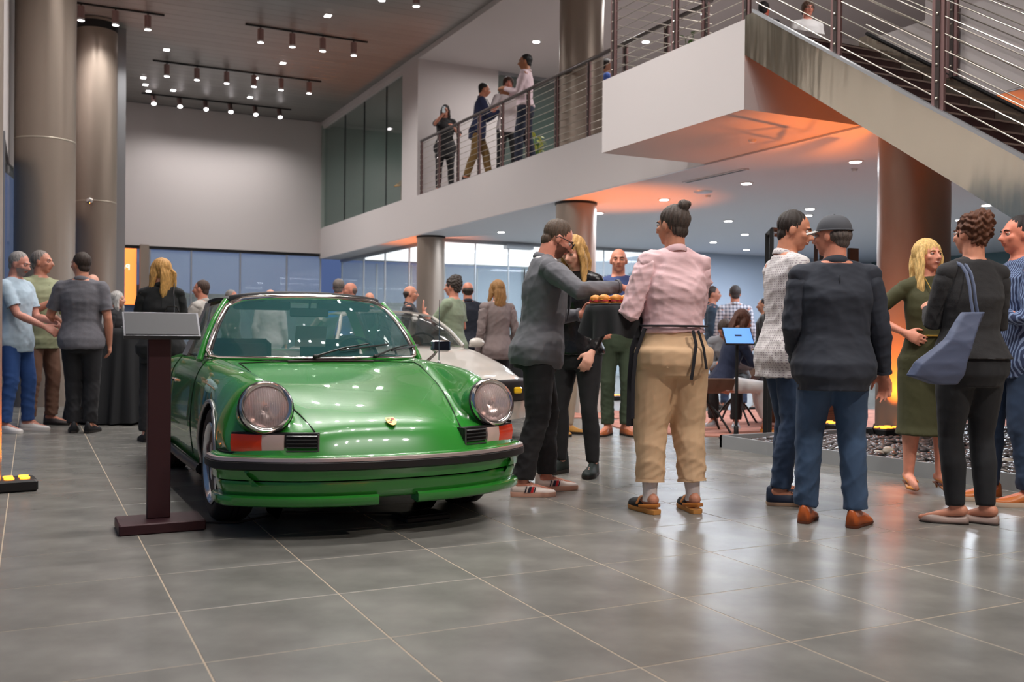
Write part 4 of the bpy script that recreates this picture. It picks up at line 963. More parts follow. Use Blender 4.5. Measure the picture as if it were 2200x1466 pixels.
# interior
for sg in (-1, 1):
    sb = MB(); P = []
    sb.bevbox((-1.62, sg * .33 - .23, .34), (-1.18, sg * .33 + .23, .48), .04).build('seat_base', INT, car, smooth=40)
    MB().bevbox((-1.68, sg * .33 - .22, .46), (-1.56, sg * .33 + .22, .98), .035).build('seat_back', INT, car, smooth=40)
MB().bevbox((-.98, -.66, .76), (-.72, .66, .855), .03).build('dashboard', INT, car, smooth=40)
swp = [(-1.10 + .05 * math.cos(a), -.34 * -1 * -1 + .185 * math.sin(a) if False else .34 + .185 * math.sin(a), .83 + .18 * math.cos(a)) for a in np.linspace(0, 2 * math.pi, 33)]
SW = lambda sg: MB().tube([(-1.10 + .06 * math.cos(a), sg * .34 + .185 * math.sin(a), .82 + .175 * math.cos(a)) for a in np.linspace(0, 2 * math.pi, 33)], .011, 8).tube([(-1.1, sg * .34 - .17, .82), (-1.1, sg * .34, .82), (-1.1, sg * .34 + .17, .82)], .012, 6).build('steering_wheel', mat('wheel_leather', srgb(60, 56, 52), .5), car, smooth=60)
SW(1)
MB().bevbox((-.97, -.13, 1.13), (-.95, .13, 1.19), .008).build('rear_view_mirror', INT, car); MB().tube([(-.955, 0, 1.19), (-.93, 0, 1.25)], .008, 6).build('mirror_stalk', INT, car)
for sg in (-1, 1): MB().bevbox((-1.12, sg * .28 - .19, 1.175), (-1.10, sg * .28 + .19, 1.235), .01).build('sun_visor', mat('visor_dark', srgb(40, 48, 48), .7), car)
MB().box((-1.3, .10, 1.0), (.004, .22, .15), Matrix.Rotation(.3, 3, 'Y')).build('paper_notice', mat('paper', srgb(220, 226, 220), .8), car)
# wipers
for y0, y1 in ((.02, -.42 + .05), (.40, .06)):
    pass
def wiper(yb, dy, parent):
    a = wsb(yb) + Vector((.02, 0, .012)); e = wsp((yb + dy) / .64, .17) + Vector((.028, 0, .02)); w = empty('wiper', (0, 0, 0), 0, car)
    MB().tube([a, a.lerp(e, .5) + Vector((.006, 0, .012)), e], [.008, .006, .004], 6).build('arm', RUBBER, w); MB().ell(a, (.016, .016, .014), 10, 6).build('pivot', RUBBER, w)
    s1 = [wsp((yb + dy * f) / .66, .10 + .10 * (f - .55)) + Vector((.014, 0, .010)) for f in (.45, .7, .95, 1.2, 1.45)]
    MB().tube(s1, (.006, .009), 5).build('blade', RUBBER, w)
wiper(-.10, .36, car); wiper(.30, .30, car)
# mirror on the car's left door and antenna
mr = empty('door_mirror', (-.72, .80, .86), 0, car)
MB().tube([(0, -.06, -.03), (.0, .0, .02), (0.0, .03, .06)], .010, 8).build('stalk', CHROME, mr, smooth=60)
MB().bevbox((-.02, -.02, .045), (.03, .115, .125), .012).build('housing', CHROME, mr, smooth=40); MB().bbox((.030, -.008, .055), (.032, .103, .115)).build('face', mat('mirror_dark', srgb(20, 22, 34), .15), mr)
an = body.surf(-.28, .66); MB().tube([an, an + Vector((-.0, .0, .40))], [.0035, .002], 6).ell(an, (.012, .012, .012), 8, 5).build('antenna', CHROME, car, smooth=60)
MB().tube([(-.3, 0, .28), (.2, 0, .25), (.6, 0, .22)], .05, 8).build('underbody', mat('well_black', (.01, .01, .01)), car)

# ------------------------------------------------------------------ pale second car
car2 = tag(empty('sports_coupe', (3.55, 9.05, 0), -math.pi / 2), 'pale grey-beige sports coupe with black bumper parked behind the green car', 'car')
PALE = mat('pale_car_paint', srgb(196, 190, 182), .3, 0, coat=1.0)
def bow2(st, y):
    k = min(1, max(0, (st - .1) / .8)); k = k * k * (3 - 2 * k); return k * .30 * (y / .8) ** 2.6
T2 = {
    .90: [(0, .60), (.30, .60), (.50, .59), (.62, .585), (.70, .57), (.74, .52), (.76, .44), (.74, .30)],
    .80: [(0, .635), (.30, .635), (.50, .63), (.63, .625), (.73, .605), (.79, .55), (.80, .44), (.77, .25)],
    .40: [(0, .715), (.30, .713), (.50, .71), (.63, .70), (.74, .675), (.82, .61), (.84, .44), (.79, .22)],
    .0: [(0, .79), (.30, .79), (.50, .785), (.63, .78), (.74, .755), (.83, .67), (.85, .44), (.79, .22)],
    -.5: [(0, .875), (.30, .874), (.50, .87), (.63, .865), (.73, .84), (.82, .72), (.84, .44), (.78, .20)],
    -.9: [(0, .90), (.30, .90), (.50, .90), (.63, .895), (.72, .87), (.82, .73), (.84, .44), (.78, .20)],
    -2.0: [(0, .93), (.30, .93), (.50, .925), (.63, .915), (.73, .88), (.83, .74), (.86, .46), (.79, .22)],
    -2.8: [(0, .90), (.30, .90), (.50, .89), (.62, .87), (.71, .83), (.80, .70), (.81, .46), (.77, .26)],
    -3.2: [(0, .82), (.30, .82), (.48, .81), (.58, .79), (.66, .74), (.73, .62), (.75, .46), (.70, .28)],
}
b2 = CarBody(T2, bow2, ns=90, nv=41, arches=((0, .31, .34), (-2.4, .31, .34)), cabin=(-.78, -1.8, .60)); b2.build(PALE, car2)
for sg in (-1, 1):
    for x in (0, -2.4): 
        wheel(car2, x, sg * .72, sg)
        MB().grid([[(x + .35 * math.cos(a), sg * yy_, .31 + .35 * math.sin(a)) for yy_ in (.5, .83)] for a in np.linspace(-.3, math.pi + .3, 25)]).lathe([(.001, sg * .5), (.35, sg * .5)], (x, 0, .31), axis='Y', n=20).build('wheel_well', mat('well_black', (.01, .01, .01)), car2, smooth=60)
def w2b(y): return Vector((-.52 - .26 * (abs(y) / .7) ** 2.4, y, .895))
def w2t(y): return Vector((-1.12 - .10 * (abs(y) / .5) ** 2.4, y, 1.235 - .03 * (abs(y) / .5) ** 2.2))
def w2p(u, v): return w2b(u * .70).lerp(w2t(u * .52), v) + Vector((.03, 0, .02)) * math.sin(math.pi * v)
DARKGL = mat('dark_car_glass', srgb(40, 48, 48), .03, 0, alpha=.55, spec=.9)
MB().grid([[w2p(u, v) for v in np.linspace(0, 1, 10)] for u in np.linspace(-1, 1, 21)]).build('windscreen', DARKGL, car2, smooth=180)
for sg in (-1, 1):
    MB().tube([w2p(sg * 1.02, v) for v in np.linspace(-.02, 1, 10)], (.03, .02), 8).build('a_pillar', PALE, car2, smooth=60)
    MB().rings([[w2p(sg * 1.04, .02) + Vector((-.04, sg * o, 0)), w2p(sg * 1.04, .97) + Vector((-.03, sg * o, 0)), Vector((-1.9, sg * (.55 + o), 1.19)), Vector((-2.1, sg * (.70 + o), .90))] for o in (0, .004)]).build('side_glass', DARKGL, car2)
    MB().tube([Vector((-1.9, sg * .56, 1.2)), Vector((-2.3, sg * .66, .92))], .05, 8).build('c_pillar', PALE, car2, smooth=60)
def r2(x, u): f = (x + 1.14) / (-.9); return (x - .08 * abs(u) ** 2.4 * (1 - f), u * (.52 + .02 * f), 1.245 + .03 * math.sin(math.pi * min(1, f * .7 + .1)) - .05 * abs(u) ** 2.6)
MB().sheet([[r2(x, u) for u in np.linspace(-1, 1, 19)] for x in np.linspace(-1.12, -2.04, 10)], .02).build('roof', PALE, car2, smooth=180)
MB().grid([[Vector((-2.02, u * .50, 1.24 - .05 * abs(u) ** 2.5)).lerp(Vector((-2.9, u * .56, .93)), v) for v in np.linspace(0, 1, 6)] for u in np.linspace(-1, 1, 13)]).build('rear_glass', DARKGL, car2, smooth=180)
MB().bbox((-2.5, -.72, .2), (.4, .72, .24)).bbox((-1.9, -.7, .24), (-1.8, .7, .86)).bbox((-.82, -.7, .24), (-.74, .7, .86)).build('cabin_tub', INT, car2)
for sg in (-1, 1): MB().bevbox((-1.7, sg * .34 - .22, .5), (-1.56, sg * .34 + .22, 1.0), .035).build('seat_back', INT, car2, smooth=40)
MB().bevbox((-1.05, -.64, .78), (-.8, .64, .87), .03).build('dashboard', INT, car2, smooth=40)
MB().tube([(-1.15 + .06 * math.cos(a), .36 + .18 * math.sin(a), .86 + .17 * math.cos(a)) for a in np.linspace(0, 2 * math.pi, 33)], .012, 8).build('steering_wheel', INT, car2, smooth=60)
mm = empty('door_mirror', (-.86, .90, .93), 0, car2); MB().ell((0, .02, .0), (.05, .095, .055), 16, 10).build('housing', PALE, mm, smooth=180); MB().tube([(0, -.07, -.03), (0, .0, -.03)], .02, 8).build('arm', PALE, mm)
def sweep2(prof, name, m):
    pl = [(.40, -.83), (.5, -.835)] + [(.93 - .32 * (abs(y) / .8) ** 2.6, y) for y in np.linspace(-.80, .80, 41)] + [(.5, .835), (.40, .83)]; pl = np.array(pl)
    d = np.gradient(pl, axis=0); n = np.stack([d[:, 1], -d[:, 0]], 1); n /= np.linalg.norm(n, axis=1, keepdims=True)
    MB().rings([[(p[0] + q[0] * dx, p[1] + q[1] * dx, z) for dx, z in prof] for p, q in zip(pl, n)]).build(name, m, car2, smooth=50)
sweep2([(-.1, .60), (.03, .595), (.05, .57), (.05, .46), (.03, .40), (-.1, .39)], 'bumper', RUBBER); sweep2([(-.1, .39), (.01, .39), (-.01, .22), (-.1, .2)], 'valance', PALE)
MB().bevbox((.56, .52, .47), (.905, .60, .53), .01).build('fog_lamp', mat('yellow_fog', srgb(236, 186, 40), .2, coat=.6), car2)
# ------------------------------------------------------------------ people
def vox(mb, size, iters=3, name='m'):
    me = bpy.data.meshes.new(name); me.from_pydata(mb.v, [], mb.f)
    bm = bmesh.new(); bm.from_mesh(me); bmesh.ops.recalc_face_normals(bm, faces=bm.faces); bm.to_mesh(me); bm.free()
    o = bpy.data.objects.new('tmpvox', me); COL.objects.link(o)
    md = o.modifiers.new('r', 'REMESH'); md.mode = 'VOXEL'; md.voxel_size = size; md.adaptivity = 0
    dg = bpy.context.evaluated_depsgraph_get(); r = bpy.data.meshes.new_from_object(o.evaluated_get(dg))
    bpy.data.objects.remove(o); bpy.data.meshes.remove(me)
    V = getco(r); E = np.empty(len(r.edges) * 2, np.int32); r.edges.foreach_get('vertices', E); E = E.reshape(-1, 2); n = len(V)
    deg = np.maximum(np.bincount(E.ravel(), minlength=n), 1)
    for it in range(iters * 2):
        S = np.stack([np.bincount(E[:, 0], V[E[:, 1], c], n) + np.bincount(E[:, 1], V[E[:, 0], c], n) for c in range(3)], 1) / deg[:, None]
        V = V + (S - V) * (0.55 if it % 2 == 0 else -0.50)
    setco(r, V); return r
def getco(me):
    V = np.empty(len(me.vertices) * 3, np.float32); me.vertices.foreach_get('co', V); return V.reshape(-1, 3).astype(float)
def getno(me):
    me.update(); N = np.empty(len(me.vertices) * 3, np.float32); me.vertices.foreach_get('normal', N); return N.reshape(-1, 3).astype(float)
def setco(me, V): me.vertices.foreach_set('co', V.astype(np.float32).ravel()); me.update()
def wrinkle(me, amp, freq, seed, vert=.35, horiz=None):
    """soft cloth folds: warped ridges"""
    V = getco(me); N = getno(me); r = np.random.RandomState(seed); P = V * freq; d = np.zeros(len(V))
    for k in range(6):
        a = r.uniform(-1, 1, 3); a[2] *= 1.6; a /= np.linalg.norm(a); f = 1.0 + .55 * k; ph = r.uniform(0, 6, 2); b = r.uniform(-1, 1, 3)
        wv = np.sin(P @ a * f + 1.7 * np.sin(P @ b * .6 + ph[0]) + ph[1]); d += (1 - np.abs(wv)) ** 1.6 / (1 + .45 * k)
    d = d / 3.0 - .45
    if horiz is not None: d = d * horiz(V)
    setco(me, V + N * (d * amp)[:, None])
def hairify(me, amp, seed, axis=2, f=260):
    V = getco(me); N = getno(me); r = np.random.RandomState(seed)
    c = V.mean(0); a = np.arctan2(V[:, 0] - c[0], V[:, 1] - c[1]); z = V[:, 2]
    d = np.sin(a * 34 + 2.0 * np.sin(z * 30 + a * 3)) * .5 + np.sin(a * 17 + 3 * np.sin(z * 22) + seed) * .7 + np.sin(z * 60 + a * 9) * .25
    setco(me, V + N * (d * amp)[:, None])
def curlify(me, amp, seed):
    V = getco(me); N = getno(me); d = np.sin(V[:, 0] * 160 + 2 * np.sin(V[:, 2] * 90)) * np.sin(V[:, 1] * 150 + seed) + .8 * np.sin(V[:, 2] * 170 + 2 * np.sin(V[:, 0] * 110))
    setco(me, V + N * (d * amp)[:, None])
def ik(a, b, l1, l2, pole):
    d = b - a; L = d.length; mx = (l1 + l2) * .995
    if L > mx: d = d * (mx / L); b = a + d; L = mx
    if L < abs(l1 - l2) + .02: d = d.normalized() * (abs(l1 - l2) + .02); b = a + d; L = d.length
    x = (l1 * l1 - l2 * l2 + L * L) / (2 * L); h = math.sqrt(max(0, l1 * l1 - x * x)); u = d.normalized(); p = Vector(pole); p = p - u * p.dot(u)
    if p.length < 1e-4: p = u.orthogonal()
    return a + u * x + p.normalized() * h, b
SKIN = {}
def skin(c):
    k = 'skin_%d_%d_%d' % c
    return mat(k, srgb(*c), .5, sss=0.0, noise=(30, .06, (1, 1, 1)), bump=(180, .08, .001, (1, 1, 1)))
def fabric(name, c, rough=.85, sc=260, st=.25, sheen=.04, noise=None, metal=0):
    return mat(name, srgb(*c), rough, sheen=sheen, bump=(sc, st, .0012, (1, 1, 1)), noise=noise)
def hairmat(c):
    k = 'hair_%d_%d_%d' % c
    return mat(k, srgb(*c), .5, spec=.4, noise=(50, .45, (5, 5, .5)), bump=(90, .7, .004, (6, 6, .4)))
EYEW = mat('eye_white', srgb(186, 174, 166), .2); EYED = mat('eye_iris', srgb(50, 34, 26), .15); LIPM = mat('lip', srgb(176, 92, 84), .45); TEETH = mat('teeth', srgb(228, 220, 208), .3)
PCOUNT = [0]
def person(x, y, z0, H, az, label, sex='m', w=1.0, lean=0, bend=0, hy=0, hp=0, feet=None, hands=(None, None), hair='short', hc=(60, 45, 35), sk=(196, 140, 112),
           top=('tee', None), bot=('jeans', None), shoe=('shoe', (40, 36, 34)), res='lo', group=None, seat=None, hgrip=('rel', 'rel'), beard=None, specs=False, tq=None,
           smile=False, twist=0, elbow=(None, None), toes=None, extra=None, belt=None, foot_z=(0, 0), shinfwd=None, collar=None, headback=0):
    PCOUNT[0] += 1; seed = PCOUNT[0] * 13
    root = tag(empty('person', (x, y, z0), -math.radians(az)), label, 'person', group)
    hi = res == 'hi'; vb = {'hi': .0072, 'mid': .0105, 'lo': .015}[res]; vc = {'hi': .010, 'mid': .013, 'lo': .018}[res]; ns = 12
    S = lambda *p: Vector(p) * H
    male = sex == 'm'
    hipz = .515 if seat is None else seat / H + .055
    P0 = S(0, 0, hipz)
    dz = (hipz - .515) * H
    Rt = Matrix.Rotation(math.radians(-lean), 3, 'X') @ Matrix.Rotation(math.radians(-bend), 3, 'Y') @ Matrix.Rotation(-math.radians(twist), 3, 'Z')
    def T(p): q = Vector(p) + Vector((0, 0, dz)); return P0 + Rt @ (q - P0)
    sw = (.101 if male else .088) * (1 + .25 * (w - 1))
    # head frame
    NB = T(S(0, -.004, .868)); Rh = Rt @ Matrix.Rotation(-math.radians(hy), 3, 'Z') @ Matrix.Rotation(math.radians(-hp), 3, 'X')
    if headback: Rh = Matrix.Rotation(math.radians(headback), 3, 'X') @ Rh
    hs = H / 1.75 * (1.0 if male else .97); HC = NB + Rh @ Vector((0, .022, .107)) * hs
    def Hd(px, py, pz): return HC + Rh @ (Vector((px, py, pz)) * hs)
    # torso sections z, yoff, rx, ry
    if male: TS = [(.452, 0, .070, .060), (.48, -.002, .090, .068), (.52, -.003, .096, .068), (.56, .001, .090, .062), (.61, .004, .085, .059), (.67, .005, .090, .062), (.73, .005, .099, .067), (.775, .002, .102, .064), (.805, -.003, .094, .054), (.83, -.007, .071, .044), (.85, -.008, .048, .039)]
    else: TS = [(.452, 0, .074, .062), (.48, -.004, .096, .070), (.52, -.005, .101, .070), (.56, -.001, .088, .060), (.62, .003, .073, .053), (.67, .003, .078, .056), (.72, .006, .085, .063), (.765, .003, .085, .056), (.80, -.002, .080, .047), (.825, -.006, .060, .039), (.848, -.007, .041, .034)]
    TS = [(z, yo + (.012 * (w - 1) * 2 if .52 < z < .7 else 0), rx * (1 + (w - 1) * (1 if z < .78 else .4)), ry * (1 + (w - 1) * (1.5 if z < .76 else .5))) for z, yo, rx, ry in TS]
    def torso(mb, e, z0_=None, z1_=None, flare=0, n=20, yo_=0, fb=0, hx=0):
        rings = []; zs = [t_[0] for t_ in TS]
        lo = zs[0] if z0_ is None else z0_; hi_ = zs[-1] if z1_ is None else z1_
        zz = [lo] + [z for z in zs if lo + .008 < z < hi_ - .008] + [hi_]
        for z in zz:
            k = np.interp(z, zs, [t_[1] for t_ in TS]), np.interp(z, zs, [t_[2] for t_ in TS]), np.interp(z, zs, [t_[3] for t_ in TS])
            fl = max(0, (.60 - z)) * flare
            ex = e * (1 if z < .80 else .5) + hx * max(0, min(1, (.62 - z) / .07))
            rings.append([T(S(0, 0, 0) + Vector(((k[1] * H + ex + fl) * math.cos(2 * math.pi * j / n), k[0] * H + yo_ + (k[2] * H + ex + fl) * math.sin(2 * math.pi * j / n), z * H))) for j in range(n)])
        mb.rings(rings)
    # arms
    sh = [T(S(-sw, -.004, .803)), T(S(sw, -.004, .803))]; arms = []
    for i, sg in enumerate((-1, 1)):
        tgt = hands[i]
        tgt = Vector(tgt) if tgt is not None else sh[i] + Vector((sg * .035 * H, .035 * H, -.31 * H))
        pole = elbow[i] if elbow[i] is not None else (sg * .45, -.75, -.55)
        el, wr = ik(sh[i], tgt, .172 * H, .150 * H, pole); arms.append((sh[i], el, wr))
    # legs
    legs = []
    for i, sg in enumerate((-1, 1)):
        hp_ = P0 + Vector((sg * .050 * H, 0, -.012 * H))
        f = feet[i] if feet else (sg * .075 * H, 0.0)
        an = Vector((f[0], f[1], .054 * H + foot_z[i])); pole = (sg * .15, 1, 0) if seat is None else (sg * .1, .6, 1)
        dl = (an - hp_).length; ll = (.236 * H, .238 * H) if seat is not None else (min(.245 * H, dl * .503),) * 2
        kn, an = ik(hp_, an, ll[0], ll[1], pole); 
        to = toes[i] if toes else sg * 12
        legs.append((hp_, kn, an, math.radians(to)))
    bm_ = MB(); torso(bm_, -.006)
    ar = 1.0 if male else .84; ar *= (1 + .5 * (w - 1))
    for (a, b, c) in arms:
        m1 = a.lerp(b, .45); m2 = b.lerp(c, .3)
        bm_.tube([a, m1, b, m2, c], [.031 * H * ar, .028 * H * ar, .0215 * H * ar, .0235 * H * ar, .0150 * H * ar], ns, round_ends=True)
        bm_.ell(a, (.035 * H * ar,) * 3, 12, 8)
    bm_.tube([sh[0] + Vector((0, 0, .0)), T(S(0, -.006, .832)), sh[1]], [.027 * H, .036 * H, .027 * H], ns, round_ends=True)
    bf = 1.0 if bot[0] == 'skirt' else .93
    lr = (1.0 if male else 1.03) * (1 + .7 * (w - 1))
    ff = {'heel': .9, 'flat': .58}.get(shoe[0], .72)
    for (a, b, c, to) in legs:
        back = Vector((0, -.008 * H, 0))
        bm_.tube([a, a.lerp(b, .4), b, b.lerp(c, .3) + back, b.lerp(c, .7) + back * .5, c], [.054 * H * lr * bf, .047 * H * lr * bf, .031 * H * lr * bf, .0325 * H * lr * bf, .024 * H, .0195 * H], ns, round_ends=True)
        fd = Vector((math.sin(to), math.cos(to), 0)); pz = c.z - .048 * H
        bm_.tube([c + Vector((0, 0, -.01 * H)) - fd * .018 * H, c + fd * .035 * H + Vector((0, 0, -.022 * H)), c + fd * .075 * H + Vector((0, 0, -.036 * H)), c + fd * .105 * H + Vector((0, 0, -.040 * H))], [.020 * H, .022 * H * ff, (.025 * H * ff, .014 * H * ff), (.019 * H * ff, .009 * H * ff)], 10, round_ends=True)
    # hands
    for i, sg in enumerate((-1, 1)):
        a, b, c = arms[i]; d = (c - b).normalized(); g = hgrip[i]; L = .104 * H * (1 if male else .93)
        if g == 'reach': d = (d + Vector((0, 0, -.35))).normalized()
        if g == 'up': d = (d * .3 + Vector((0, 0, .9))).normalized()
        if g == 'rel' and hands[i] is None: side = Vector((0, 1, 0)); 
        elif g in ('grip',): side = Vector((0, 0, 1))
        else: side = Vector((-sg, 0, .35)) if g == 'reach' else Vector((-sg * .6, .3, .5))
        side = (side - d * side.dot(d)).normalized(); nrm = d.cross(side) * (sg if True else 1); 
        if (nrm.dot(Vector((-sg, 0, -.4))) < 0): nrm = -nrm
        pc = c + d * L * .28
        q = Matrix((side, d, nrm)).transposed()
        bm_.tube([c - d * .01 * H, c + d * L * .12, c + d * L * .30, c + d * L * .46], [(.0145 * H, .0125 * H), (.0175 * H, .0115 * H), (.024 * H, .0105 * H), (.0235 * H, .0095 * H)], 12, round_ends=True, up=nrm)
        cur = {'rel': .42, 'flat': .12, 'grip': .95, 'reach': .50, 'up': .12}[g]
        fr_ = (.0052 if hi else .0062) * H * (1 if male else .9)
        for k in range(4):
            off = side * ((1.5 - k) * .0118 * H); base = c + d * L * (.44 - .02 * abs(k - 1)) + off; fl = L * (.50, .56, .52, .40)[k] * .98; fan = side * ((1.5 - k) * .055)
            pts = [base - d * .012 * H, base]; ang = 0; p = base
            for sgm, fr2 in zip((.42, .32, .26), (1, 1.25, 1.0)):
                ang += cur * fr2 * .8 * (1 if g != 'up' else 1); dd = (d * math.cos(ang) + nrm * math.sin(ang) + fan).normalized(); p = p + dd * fl * sgm; pts.append(p)
            bm_.tube(pts, [fr_ * 1.12, fr_ * 1.1, fr_, fr_ * .92, fr_ * .78], 8, round_ends=True)
        tb_ = c + d * L * .14 + side * .018 * H; t1 = tb_ + (side * .75 + d * .7 + nrm * .25).normalized() * L * .24; t2 = t1 + (side * .15 + d * .8 + nrm * (.3 + .5 * cur)).normalized() * L * .22
        bm_.tube([tb_, t1, t2], [fr_ * 1.5, fr_ * 1.25, fr_ * .95], 8, round_ends=True)
    # head
    nbp = T(S(0, -.008, .835)); fw = 1.0 if male else .93
    bm_.tube([nbp, Hd(0, -.024, -.055)], [.0365 * H * fw, .0345 * H * fw], 14, round_ends=True)
    def E_(cx, cy, cz, rx, ry, rz): bm_.ell(Hd(cx, cy, cz), (rx * hs, ry * hs, rz * hs), 18, 12, Rh)
    E_(0, -.015, .024, .074, .092, .088); E_(0, .020, -.022, .060, .068, .082); E_(0, .046, -.084, .027 * fw, .028, .024); E_(0, .012, -.058, .055 * fw, .060, .045)
    bm_.tube([Hd(0, .082, .020), Hd(0, .094, -.004), Hd(0, .108, -.026)], [.0075 * hs, .0085 * hs, .0115 * hs], 10, round_ends=True)
    E_(.0105, .094, -.030, .008, .009, .007); E_(-.0105, .094, -.030, .008, .009, .007)
    E_(0, .074, .028, .046, .015, .008 if male else .006)
    for sg in (-1, 1):
        E_(sg * .037, .056, -.018, .023, .024, .022); E_(sg * .0755, -.010, -.006, .009, .018, .031)
    E_(0, .083, -.0515, .022, .010, .0045); E_(0, .081, -.0595, .020, .010, .0055)
    body = vox(bm_, vb, 3 if hi else 2, 'body')
    # sculpt the face
    V = getco(body); Q = (V - np.array(HC)) @ np.array(Rh) / hs; dv = np.zeros_like(Q)
    fm = (Q[:, 1] > .03) & (np.abs(Q[:, 0]) < .07) & (np.abs(Q[:, 2]) < .12)
    for sg in (-1, 1):
        g_ = np.exp(-(((Q[:, 0] - sg * .031) / .017) ** 2 + ((Q[:, 2] - .006) / .010) ** 2)); dv[:, 1] -= g_ * .010 * fm
    g_ = np.exp(-((Q[:, 0] / (.024 if not smile else .028)) ** 4 + ((Q[:, 2] + .0555 - (14 * Q[:, 0] ** 2 if smile else 0)) / .0028) ** 2)); dv[:, 1] -= g_ * .005 * fm
    body_v = V + (dv @ np.array(Rh).T) * hs; setco(body, body_v)
    SK = skin(sk); body.materials.append(SK); body.materials.append(mat('lip_%d' % sk[0], tuple(c * f for c, f in zip(srgb(*sk), (.78, .5, .5))), .4))
    if beard: body.materials.append(mat('stubble_%d_%d' % (beard[0], sk[0]), srgb(*beard), .8))
    nf = len(body.polygons); ctr = np.empty(nf * 3, np.float32); body.polygons.foreach_get('center', ctr); ctr = (ctr.reshape(-1, 3) - np.array(HC)) @ np.array(Rh) / hs
    mi = np.zeros(nf, np.int32); lipm = (np.abs(ctr[:, 0]) < .024) & (np.abs(ctr[:, 2] + .0555) < .0085 - 8 * ctr[:, 0] ** 2) & (ctr[:, 1] > .07); mi[lipm] = 1
    if beard:
        bdm = (ctr[:, 2] < -.030) & (ctr[:, 2] > -.115) & (ctr[:, 1] > .0 - (ctr[:, 2] + .03) * .3) & ((np.abs(ctr[:, 0]) > .026) | (ctr[:, 2] < -.066) | (np.abs(ctr[:, 2] + .040) < .008)) & (ctr[:, 1] < .098) & (np.abs(ctr[:, 0]) < .07); mi[bdm] = 2
    body.polygons.foreach_set('material_index', mi); smooth_all(body); inst('body', body, root)
    # eyes, brows
    ey = MB(); ir = MB(); br = MB()
    for sg in (-1, 1):
        e0 = MB().ell(Hd(sg * .031, .0700, .0055), (.0120 * hs,) * 3, 12, 8, Rh); e0.build('eye', EYEW, root, smooth=180)
        e1 = MB().ell(Hd(sg * .031, .0768, .005), (.0066 * hs, .0060 * hs, .0066 * hs), 10, 6, Rh); e1.build('iris', EYED, root, smooth=180)
        MB().tube([Hd(sg * .016, .0860, .0245), Hd(sg * .032, .0845, .0285), Hd(sg * .048, .0735, .023)], [.0035 * hs, .0042 * hs, .0022 * hs], 6, round_ends=True).build('eyebrow', hairmat(tuple(int(c * .8) for c in hc) if hair != 'bald' else (96, 78, 66)), root, smooth=180)
        MB().tube([Hd(sg * .0175, .0790, .0095), Hd(sg * .031, .0830, .0140), Hd(sg * .0445, .0755, .0085)], [.0028 * hs] * 3, 6, round_ends=True).build('eyelid', SK, root, smooth=180)
    if smile: MB().tube([Hd(-.017, .0855, -.0525), Hd(0, .091, -.0565), Hd(.017, .0855, -.0525)], [.0025 * hs, .0040 * hs, .0025 * hs], 6, round_ends=True).build('teeth', TEETH, root, smooth=180)
    if specs:
        gl = MB()
        for sg in (-1, 1):
            gl.tube([Hd(sg * .032 + .022 * math.cos(a), .098, .006 + .017 * math.sin(a)) for a in np.linspace(0, 2 * math.pi, 17)], .0024 * hs, 6); gl.tube([Hd(sg * .054, .098, .010), Hd(sg * .080, .05, .012), Hd(sg * .082, -.01, .008), Hd(sg * .078, -.03, -.008)], .0028 * hs, 6)
        gl.tube([Hd(-.011, .1, .009), Hd(.011, .1, .009)], .0022 * hs, 6); gl.build('spectacles', M_black, root, smooth=60)
    # hair
    if hair and hair != 'bald':
        hm = MB()
        def HE(cx, cy, cz, rx, ry, rz): hm.ell(Hd(cx, cy, cz), (rx * hs, ry * hs, rz * hs), 20, 14, Rh)
        hv = {'hi': .0055, 'mid': .008, 'lo': .011}[res]
        if hair in ('short', 'thin', 'quiff'):
            HE(0, -.028, .036, .0785, .0905, .0875); HE(0, -.058, -.028, .058, .044, .056)
            for sg in (-1, 1): HE(sg * .066, -.012, .018, .012, .026, .036)
            if hair == 'quiff': HE(0, .050, .095, .045, .032, .026)
            if hair == 'thin': pass
        elif hair == 'ring':
            HE(0, -.040, .004, .0785, .0760, .052); HE(0, -.060, -.028, .057, .040, .050)
        elif hair == 'mop':
            HE(0, -.024, .040, .088, .104, .094); HE(0, -.060, -.02, .070, .056, .066); HE(0, .045, .085, .052, .035, .034)
            for sg in (-1, 1): HE(sg * .074, -.004, .01, .016, .034, .044)
        elif hair == 'curly':
            HE(0, -.034, .050, .092, .105, .098); HE(0, -.070, -.01, .070, .055, .065); HE(.01, -.05, .11, .070, .075, .050)
        elif hair == 'bun':
            HE(0, -.026, .036, .0805, .0945, .0890); HE(0, -.060, -.024, .058, .042, .054); HE(0, -.085, .112, .036, .036, .034); HE(.014, -.105, .120, .020, .022, .020)
        elif hair in ('long', 'bob', 'pony'):
            HE(0, -.024, .038, .084, .0975, .092); HE(0, -.055, -.03, .072, .052, .075)
            Lh = {'long': .34, 'bob': .17, 'pony': .26}[hair]
            for sg in (-1, 1):
                dn = T(S(0, 0, 0)) - T(S(0, 0, 1)); dn.normalize()
                a0 = Hd(sg * .060, .016, .065); a1 = Hd(sg * .080, .010, -.01); a2 = Hd(sg * .082, .004, -.08); a3 = a2 + dn * max(0, Lh - .10) * .6 * hs + Rh @ Vector((sg * .01, .012, 0)); a4 = a2 + dn * max(.02, Lh - .05) * hs + Rh @ Vector((sg * .004, .018, 0))
                hm.tube([a0, a1, a2, a3, a4], [(.018 * hs, .03 * hs), (.020 * hs, .040 * hs), (.022 * hs, .044 * hs), (.020 * hs, .036 * hs), (.008 * hs, .014 * hs)], 12, round_ends=True, up=Rh @ Vector((0, 1, 0)))
            bk = [Hd(0, -.085, .05), Hd(0, -.10, -.03), Hd(0, -.098, -.09), Hd(0, -.095, -.10) + dn * Lh * .5 * hs, Hd(0, -.09, -.10) + dn * Lh * .85 * hs]
